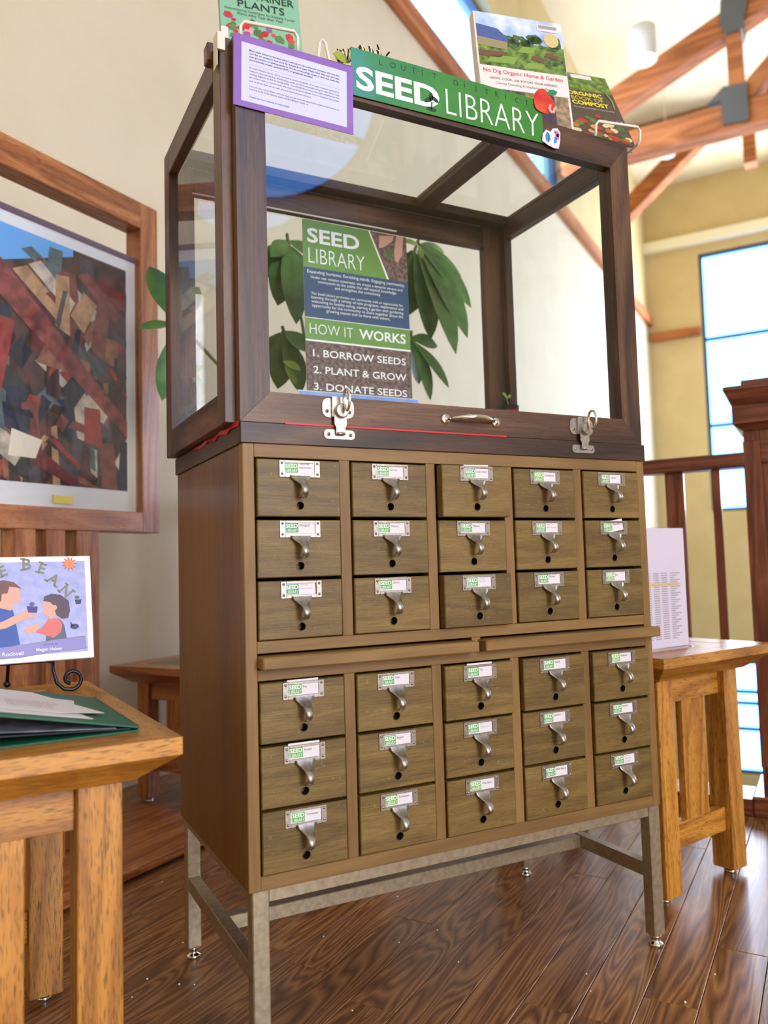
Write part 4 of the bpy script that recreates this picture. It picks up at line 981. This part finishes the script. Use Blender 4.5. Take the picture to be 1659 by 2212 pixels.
# cover drawing in px of the photograph: x 0..193 -> right part of the cover
ax_ = lambda px: wp-.0025-(200-px)*.00086
az_ = lambda py: hp-(py-1200)*.000822
q = lambda l: [(ax_(x), az_(y)) for x, y in l]
SKN = flat('print_skin2', (224, 170, 150), .5); HAIR1 = flat('print_hair_brown', (112, 74, 70), .5); HAIR2 = flat('print_hair_dark', (84, 66, 80), .5); BLU = flat('print_shirt_blue', (46, 84, 170), .5); COR = flat('print_coral', (222, 112, 106), .5); SLT = flat('print_slate', (84, 96, 124), .5); PUR = flat('print_purple', (66, 54, 140), .5); DKB = flat('print_darkblue', (44, 60, 96), .5)
P(q([(3, 1400), (5, 1360), (10, 1320), (16, 1308), (40, 1312), (48, 1318), (52, 1338), (60, 1392), (40, 1396)]), 3, BLU)
P(q([(18, 1310), (20, 1290), (12, 1270), (24, 1258), (40, 1262), (60, 1270), (64, 1290), (58, 1302), (48, 1300), (50, 1312), (44, 1318)]), 4, SKN)
P(q([(2, 1290), (2, 1272), (10, 1258), (30, 1251), (50, 1256), (66, 1272), (56, 1268), (42, 1266), (38, 1280), (28, 1282), (26, 1296), (18, 1306), (8, 1300)]), 5, HAIR1)
P(ell(ax_(32), az_(1287), .0045, .0055), 6, SKN)
P(q([(14, 1346), (30, 1340), (66, 1322), (74, 1318), (92, 1326), (88, 1336), (70, 1338), (34, 1356), (18, 1358)]), 6, SKN)
P(q([(74, 1310), (95, 1312), (93, 1326), (76, 1324)]), 7, PUR); P(ell(ax_(84), az_(1306), .0045, .0035), 7, SLT)
P(q([(108, 1390), (112, 1360), (120, 1346), (138, 1342), (146, 1356), (150, 1388)]), 3, SLT)
P(q([(86, 1366), (100, 1360), (116, 1340), (136, 1340), (142, 1356), (138, 1372), (124, 1382), (104, 1374)]), 4, COR)
P(q([(66, 1362), (76, 1354), (92, 1348), (98, 1356), (90, 1368), (76, 1372)]), 5, SKN)
P(q([(102, 1308), (108, 1296), (122, 1294), (130, 1306), (130, 1330), (120, 1342), (112, 1334), (104, 1326), (106, 1318)]), 5, SKN)
P(q([(106, 1300), (108, 1290), (122, 1285), (140, 1288), (156, 1302), (158, 1324), (154, 1340), (142, 1342), (130, 1332), (126, 1312), (120, 1304)]), 6, HAIR2)
P(ell(ax_(127), az_(1316), .0045, .005), 7, SKN)
for k in range(11):
    a = 2*PI*k/11; c_ = (ax_(160), az_(1218)); P([(c_[0]+.0078*math.cos(a-.22), c_[1]+.0078*math.sin(a-.22)), (c_[0]+.0145*math.cos(a), c_[1]+.0145*math.sin(a)), (c_[0]+.0078*math.cos(a+.22), c_[1]+.0078*math.sin(a+.22))], 4, flat('print_sun', (206, 100, 60), .5))
P(ell(ax_(160), az_(1218), .0085, .0085), 5, flat('print_sun2', (232, 140, 84), .5))
P(q([(168, 1300), (182, 1300), (180, 1310), (171, 1311)]), 4, DKB); P(ell(ax_(173), az_(1295), .004, .003), 4, flat('print_leafteal', (60, 110, 90), .5))
P(ell(ax_(166), az_(1360), .0075, .005), 4, DKB); P(q([(160, 1362), (157, 1350), (159, 1350), (164, 1358)]), 4, DKB)
OLV = flat('print_olive', (128, 132, 104), .5)
bord = q([(-20, 1398), (40, 1395), (90, 1390), (130, 1386), (186, 1382), (188, 1410), (160, 1412), (120, 1413), (60, 1420), (-20, 1420)])
cxm = sum(p[0] for p in bord)/len(bord); czm = sum(p[1] for p in bord)/len(bord)
P(bord, 7, OLV); P([(cxm+(p[0]-cxm)*.99, czm+(p[1]-czm)*.93) for p in bord], 8, flat('print_lilac2', (146, 140, 206), .5))
b.build('cover_print', pb)
b = MB()
for ch_, px, py, rot, sz in (('O', -32, 1300, .95, .019), ('N', -6, 1253, .62, .019), ('E', 30, 1231, .36, .019), ('B', 76, 1217, 0.0, .020), ('E', 106, 1227, -.38, .019), ('A', 128, 1252, -.62, .019), ('N', 152, 1280, -.85, .019)):
    vs, fs, tw, th_ = textgeo(ch_, .012); s_ = sz/th_; c_, sn = math.cos(rot), math.sin(rot); ox, oz = ax_(px), az_(py)
    b.add([(ox+((v[0]-tw/2)*c_-(v[1]-th_/2)*sn)*s_, -.0018, oz+((v[0]-tw/2)*sn+(v[1]-th_/2)*c_)*s_) for v in vs], fs, OLV)
    # serifs
    ser = {'B': [(-tw/2, th_/2), (-tw/2, -th_/2)], 'E': [(-tw/2, th_/2), (-tw/2, -th_/2)], 'N': [(-tw/2, th_/2), (-tw/2, -th_/2), (tw/2, th_/2)], 'A': [(-tw/2, -th_/2), (tw/2, -th_/2)]}.get(ch_, [])
    for (ex, ez) in ser:
        qd = [(ex-.14, ez-.05), (ex+.14, ez-.05), (ex+.14, ez+.05), (ex-.14, ez+.05)]
        b.add([(ox+(x*c_-z_*sn)*s_, -.0018, oz+(x*sn+z_*c_)*s_) for x, z_ in qd], [(0, 1, 2, 3)], OLV)
b.build('title_lettering', pb); b = MB()
txt(b, 'by', ax_(16), az_(1403), 10, SLT, h=.0045); txt(b, 'Anne Rockwell', ax_(66), az_(1415), 10, WHITEP, h=.0068, bold=.012, align='r')
txt(b, 'pictures by', ax_(104), az_(1399), 10, SLT, h=.0050); txt(b, 'Megan Halsey', ax_(90), az_(1411.5), 10, WHITEP, h=.0072, bold=.012)
b.build('credit_lettering', pb)
# green folder
fo = thing('green_folder', 'dark green pocket folder lying half open on the oak side table', 'folder', (-.173, -.083, TZ), math.radians(3.4))
FG = noisy('folder_green', (10, 84, 62), (16, 96, 70), 60, .5)
FWD, FDP = .245, .305
MB().box(-FWD, 0, 0, FDP, .0003, .0028, FG, .0006).build('lower_cover', fo)
def ramp_sheet(z_near, slope, th, x0, x1, y0, y1, m, curl=0.0, name='p', lift=0.0):
    b = MB(); n = 10; vs = []; fs = []
    for i in range(n+1):
        x = x0+(x1-x0)*i/n; z = z_near-slope*x+curl*max(0, (i/n-.8))**2
        vs += [(x, y0, z), (x, y1, z+lift), (x, y1, z+th+lift), (x, y0, z+th)]
        if i:
            o = 4*i
            for k in range(4): fs.append((o-4+k, o-4+(k+1) % 4, o+(k+1) % 4, o+k))
    fs += [(0, 1, 2, 3), (4*n+3, 4*n+2, 4*n+1, 4*n)]
    b.add(vs, fs, m); o = b.build(name, fo); fixnormals(o); return o
ramp_sheet(.0050, .205, .0024, -FWD, .0, 0, FDP, FG, 0, 'upper_cover')
ramp_sheet(.0032, .060, .0012, -FWD+.004, -.010, .006, FDP-.01, flat('folder_dark_inside', (40, 44, 54), .6), 0, 'inner_pocket')
ramp_sheet(.0046, .085, .0008, -FWD+.004, -.028, .004, FDP-.03, noisy('folder_pages', (90, 96, 112), (150, 154, 166), 30, .4), 0, 'inner_pages')
MB().box(-.0015, .0006, 0, FDP, .0003, .0085, FG, .0005).build('folder_spine', fo)
b = MB()
def paper_thing(label, pts, zoff, curl):
    """sheet lying on the sloping cover; pts local x,y"""
    o = MB(); n = len(pts); sl = .205
    top = [(x, y, .0082-sl*x+zoff+curl*max(0, x+.05)**2*8) for x, y in pts]
    o.add([(x, y, z-.0005) for x, y, z in top]+top, [tuple(range(n))[::-1], tuple(range(n, 2*n))]+[(i, (i+1) % n, n+(i+1) % n, n+i) for i in range(n)], PAPER)
    ob = o.build('paper_sheet', None, (-.173, -.083, TZ), (0, 0, math.radians(3.4))); fixnormals(ob)
    return tag(ob, label, 'paper', 'loose papers on the folder')
p1 = paper_thing('loose white paper on the green folder with tapered folded corner', [(-.24, .03), (-.100, .026), (-.052, .030), (-.066, .085), (-.046, .22), (-.24, .25)], 0.0, 0)
p2 = paper_thing('top white paper with printed lines curling up off the green folder', [(-.24, .060), (-.090, .055), (-.030, .072), (-.100, .27), (-.24, .29)], .0012, .9)
b = MB()
for i, tx in enumerate(('Seed Donation Form', 'Please share the seeds', 'you have saved with', 'others. Thank you')):
    yy = .15-.018*i; xx = -.150
    b.text(tx, (0, 0, .0082+.0012-.205*0+.0006), (1, 0, -.205), (0, 1, 0), xx, yy, FAINT if i == 0 else INK, w_=.075-.006*i)
b.build('print_lines', p2)

# ------------------------------------------------------------------ freestanding framed picture
ds = thing('picture_stand', 'freestanding red oak picture frame on slatted post and floor board', 'display stand', sc(.442, 1.0, 0), RZ)
FX = .358
MB().box(-.37, .445, -.255, .255, .012, .034, redoak('x'), .002).build('base_board', ds)
for x in (-.30, .34):
    for y in (-.2, .2): MB().lathe([(0, 0), (.012, 0), (.014, .004), (.007, .006), (.007, .013)], (x, y, 0), CHROME, 'z', 14).build('foot', ds)
for x in (-.100, -.010, .0865):
    MB().box(x-.030, x+.0285 if x < .05 else x+.0445, -.030, .030, .033, .876, redoak('z'), .002).build('slat', ds)
Z0, Z1, FWI = .874, 1.873, .068
fy0, fy1 = -.032, .032
for (x0, x1, z0, z1, a) in ((-FX, -FX+FWI, Z0, Z1, 'z'), (FX-FWI, FX, Z0, Z1, 'z'), (-FX+FWI, FX-FWI, Z0, Z0+.060, 'x'), (-FX+FWI, FX-FWI, Z1-.082, Z1, 'x')):
    MB().box(x0, x1, fy0, fy1, z0, z1, redoak(a), .002).build('frame_member', ds)
MT = MB(); MT.box(-FX+FWI, FX-FWI, -.004, .004, Z0+.058, 1.690, flat('mat_white', (222, 220, 226), .6)); mo = MT.build('mat_board', ds)
MB().box(-FX+FWI, FX-FWI, -.008, .006, 1.688, 1.704, flat('mat_cap_plum', (92, 70, 92), .5)).build('mat_cap', ds)
MB().box(-FX+FWI, FX-FWI, -.018, -.015, Z0+.058, 1.70, GLASS).build('frame_glass', ds)
b = MB(); ax0, ax1, az0, az1 = -FX+FWI+.035, FX-FWI-.035, .996, 1.655
def art(poly_, lay, m): b.poly(poly_, (0, -.0045-.0004*lay, 0), X_, Z_, m)
art([(ax0, az0), (ax1, az0), (ax1, az1), (ax0, az1)], 0, noisy('paint_dark', (34, 26, 30), (104, 62, 56), 16, .7, 0, .35, .68))
art([(ax0, 1.52), (ax0+.32, 1.655-.02), (ax0+.32, az1), (ax0, az1)], 1, flat('paint_sky', (96, 160, 226), .6))
rs = random.Random(21)
palette = [(120, 40, 38), (70, 30, 34), (40, 44, 70), (154, 98, 76), (206, 190, 172), (52, 56, 58), (92, 110, 116), (164, 60, 52), (84, 78, 84), (196, 150, 110), (30, 34, 48), (134, 70, 62)]
for k in range(120):
    px = rs.uniform(ax0, ax1); pz = rs.uniform(az0, 1.60 if px > ax0+.2 else 1.52); L1 = rs.uniform(.02, .10); L2 = rs.uniform(.006, .035); a = rs.choice((-.65, -.6, .9, 1.4, -.2))+rs.uniform(-.1, .1)
    if rs.random() < .35: a = PI/2+rs.uniform(-.1, .1)
    qd = [(px+(u_*math.cos(a)-v_*math.sin(a)), pz+(u_*math.sin(a)+v_*math.cos(a))) for u_, v_ in ((-L1, -L2), (L1, -L2*.6), (L1*.9, L2), (-L1*.8, L2*.8))]
    qd = [(max(ax0, min(ax1, x)), max(az0, min(1.645, z))) for x, z in qd]; cl = rs.choice(palette)
    art(qd, 2+k*.02, noisy('paint_%d_%d_%d' % cl, tuple(int(v*.75) for v in cl), cl, 30, .7))
art([(ax0, 1.50), (ax0+.05, 1.50), (ax1, 1.15), (ax1, 1.20), (ax0+.10, 1.56), (ax0, 1.60)], 5, noisy('paint_girder', (96, 40, 40), (150, 70, 64), 30, .7))
art([(ax0+.02, az0), (ax0+.10, az0), (ax0-.0+.02, 1.34), (ax0, 1.34)], 5.2, noisy('paint_girder2', (120, 30, 34), (166, 60, 50), 30, .7))
art([(ax0+.12, 1.06), (ax0+.20, 1.06), (ax0+.22, 1.11), (ax0+.13, 1.13)], 5.4, flat('paint_cream', (226, 214, 196), .7))
art([(ax0, 1.56), (ax0+.09, 1.585), (ax0+.09, 1.50), (ax0, 1.48)], 5.6, flat('paint_brick', (120, 62, 56), .7))
b.build('painting', ds)
b = MB(); b.box(-.001, .062, -.0075, -.0042, .946, .968, flat('plaque_gold', (206, 178, 80), .35, .5)); b.build('name_plaque', ds)

# ------------------------------------------------------------------ acrylic sign holder
sh = thing('sign_holder', 'clear acrylic sign holder with printed list on the side table', 'sign holder', (1.045, .172, .5455), math.radians(6.2))
ACR = glassmat('acrylic', 1.45, (.98, .98, .99))
MB().box(-.112, .100, -.030, .055, 0, .004, ACR).build('holder_base', sh)
MB().box(-.112, .100, -.004, -.001, .004, .285, ACR).build('holder_front', sh); MB().box(-.112, .100, .0035, .0065, .004, .285, ACR).build('holder_back', sh)
MB().box(-.110, .098, -.0002, .0026, .005, .282, flat('sheet_lilac', (222, 212, 226), .5)).build('paper_insert', sh)
b = MB()
for i in range(30):
    z = .175-.0052*i
    if z < .02: break
    if i == 5: b.poly([(-.10, z-.002), (.076, z-.002), (.076, z+.004), (-.10, z+.004)], (0, -.0006, 0), X_, Z_, flat('highlight_tan', (216, 190, 130), .6)); continue
    for (x0, x1) in ((-.10, -.075), (-.068, -.05), (-.044, -.03), (-.02, .0), (.008, .03), (.04, .076-.02*((i*7) % 3)/2)):
        b.poly([(x0, z), (x1, z), (x1, z+.0024), (x0, z+.0024)], (0, -.0006, 0), X_, Z_, FAINT)
b.build('list_print', sh)

# ------------------------------------------------------------------ potted umbrella plant behind the case
pt = thing('potted_plant', 'tall umbrella plant with broad drooping green leaves behind the display case', 'plant', (.50, .82, 0))
MB().lathe([(0, 0), (.11, 0), (.145, .28), (.150, .30), (.138, .30), (.130, .26), (0, .26)], (0, 0, 0), noisy('terracotta', (150, 86, 60), (170, 100, 72), 12, .8), 'z', 28).build('pot', pt)
STEM = flat('stem_green', (110, 120, 70), .6)
LEAF = noisy('leaf_green', (50, 92, 38), (84, 132, 58), 22, .4, 0, .3, .7, .05)
LEAFY = noisy('leaf_lime', (110, 150, 56), (146, 180, 80), 30, .4)
def at(u, v, y):
    d = fw+r2*((u-829.5)/FPX)-u2*((v-1106)/FPX); t_ = (y-CAM.y)/d.y
    return CAM+d*t_-Vector((.50, .82, 0))
hubs = {'a': (905, 530, .80), 'b': (890, 730, .76), 'c': (620, 520, .84), 'd': (610, 720, .80), 'e': (375, 700, .80)}
b = MB(); b.tube([(0, 0, .25), (.01, .0, .7), (.02, .01, 1.15), (.05, .0, 1.5)], [.013, .011, .009, .006], STEM, 8)
for k, (u, v, y) in hubs.items():
    h_ = at(u, v, y); b.tube([(.012, 0, .9), (h_*.5)+Vector((0, 0, .50)), h_+Vector((0, 0, .02)), h_], .0045, STEM, 6)
b.build('stem', pt)
leaves = [('a', (905, 530), (1018, 665), 52, .78), ('a', (905, 525), (998, 600), 26, .86), ('a', (905, 535), (1010, 730), 60, .74), ('a', (900, 540), (985, 765), 56, .72), ('a', (895, 545), (930, 735), 60, .76), ('a', (895, 540), (885, 680), 66, .82), ('a', (900, 530), (960, 545), 24, .88), ('a', (890, 540), (850, 640), 60, .86),
          ('b', (890, 730), (930, 865), 34, .76), ('b', (890, 735), (970, 838), 28, .74), ('b', (888, 730), (905, 830), 46, .80), ('b', (885, 730), (945, 748), 34, .78), ('b', (885, 730), (865, 810), 40, .8),
          ('c', (620, 520), (690, 560), 34, .84), ('c', (620, 525), (655, 640), 62, .82), ('c', (615, 530), (600, 660), 60, .84), ('c', (612, 525), (560, 600), 54, .86), ('c', (620, 520), (585, 555), 34, .8), ('c', (618, 530), (640, 700), 56, .78),
          ('d', (610, 720), (650, 850), 50, .8), ('d', (608, 720), (600, 840), 54, .8), ('d', (605, 718), (565, 800), 46, .82), ('d', (612, 715), (668, 760), 40, .78),
          ('e', (375, 690), (322, 575), 54, .80), ('e', (375, 700), (298, 708), 18, .76), ('e', (378, 720), (350, 865), 46, .82), ('e', (372, 690), (350, 600), 40, .84), ('e', (378, 710), (415, 840), 40, .84), ('e', (376, 700), (430, 620), 40, .84)]
lbl = True
for (hub, p0, p1, wpx, y1) in leaves:
    y0 = hubs[hub][2]; a_ = at(p0[0], p0[1], y0); e_ = at(p1[0], p1[1], y1)
    b = MB(); leafmesh(b, a_, e_, wpx*.0014, LEAF, .05, Vector((.1, -1, .35)), .16, 9); b.build('leaf', pt)
for (p0, p1, wpx) in (((905, 530), (870, 520), 16), ((905, 530), (910, 560), 18), ((610, 780), (650, 800), 22), ((615, 790), (640, 830), 20), ((400, 810), (440, 790), 16), ((400, 815), (435, 822), 16), ((405, 800), (395, 790), 12)):
    b = MB(); leafmesh(b, at(p0[0], p0[1], .72), at(p1[0], p1[1], .70), wpx*.0012, LEAFY, .05, Vector((.1, -1, .35)), .16, 6); b.build('young_leaf', pt)

# ------------------------------------------------------------------ spilled seeds on the floor
SEED = flat('seed_white', (236, 230, 216), .5)
sm = None
rs = random.Random(4)
def fl(u, v):
    d = fw+r2*((u-829.5)/FPX)-u2*((v-1106)/FPX); t_ = -CAM.z/d.z; return CAM+d*t_
for (u, v) in ((699, 2024), (862, 2037), (945, 2010), (859, 1938), (1267, 2105), (1276, 2142), (1544, 2106), (1480, 2167), (387, 2128), (395, 2038), (420, 2128), (318, 2116), (350, 1906), (285, 2155), (990, 2079), (761, 2184)):
    p = fl(u, v)
    if sm is None:
        o = MB().lathe([(0, 0), (.0012, .0003), (.0017, .0012), (.0012, .0021), (0, .0024)], (0, 0, 0), SEED, 'z', 10).build('seed', None, (p.x, p.y, 0)); sm = o
        tag(o, 'tiny white seed spilled on the dark plank floor', 'seed', 'seeds spilled on the floor')
    else:
        o = sm.copy(); COL.objects.link(o); o.location = (p.x, p.y, 0); o.scale = (rs.uniform(.8, 1.5),)*3
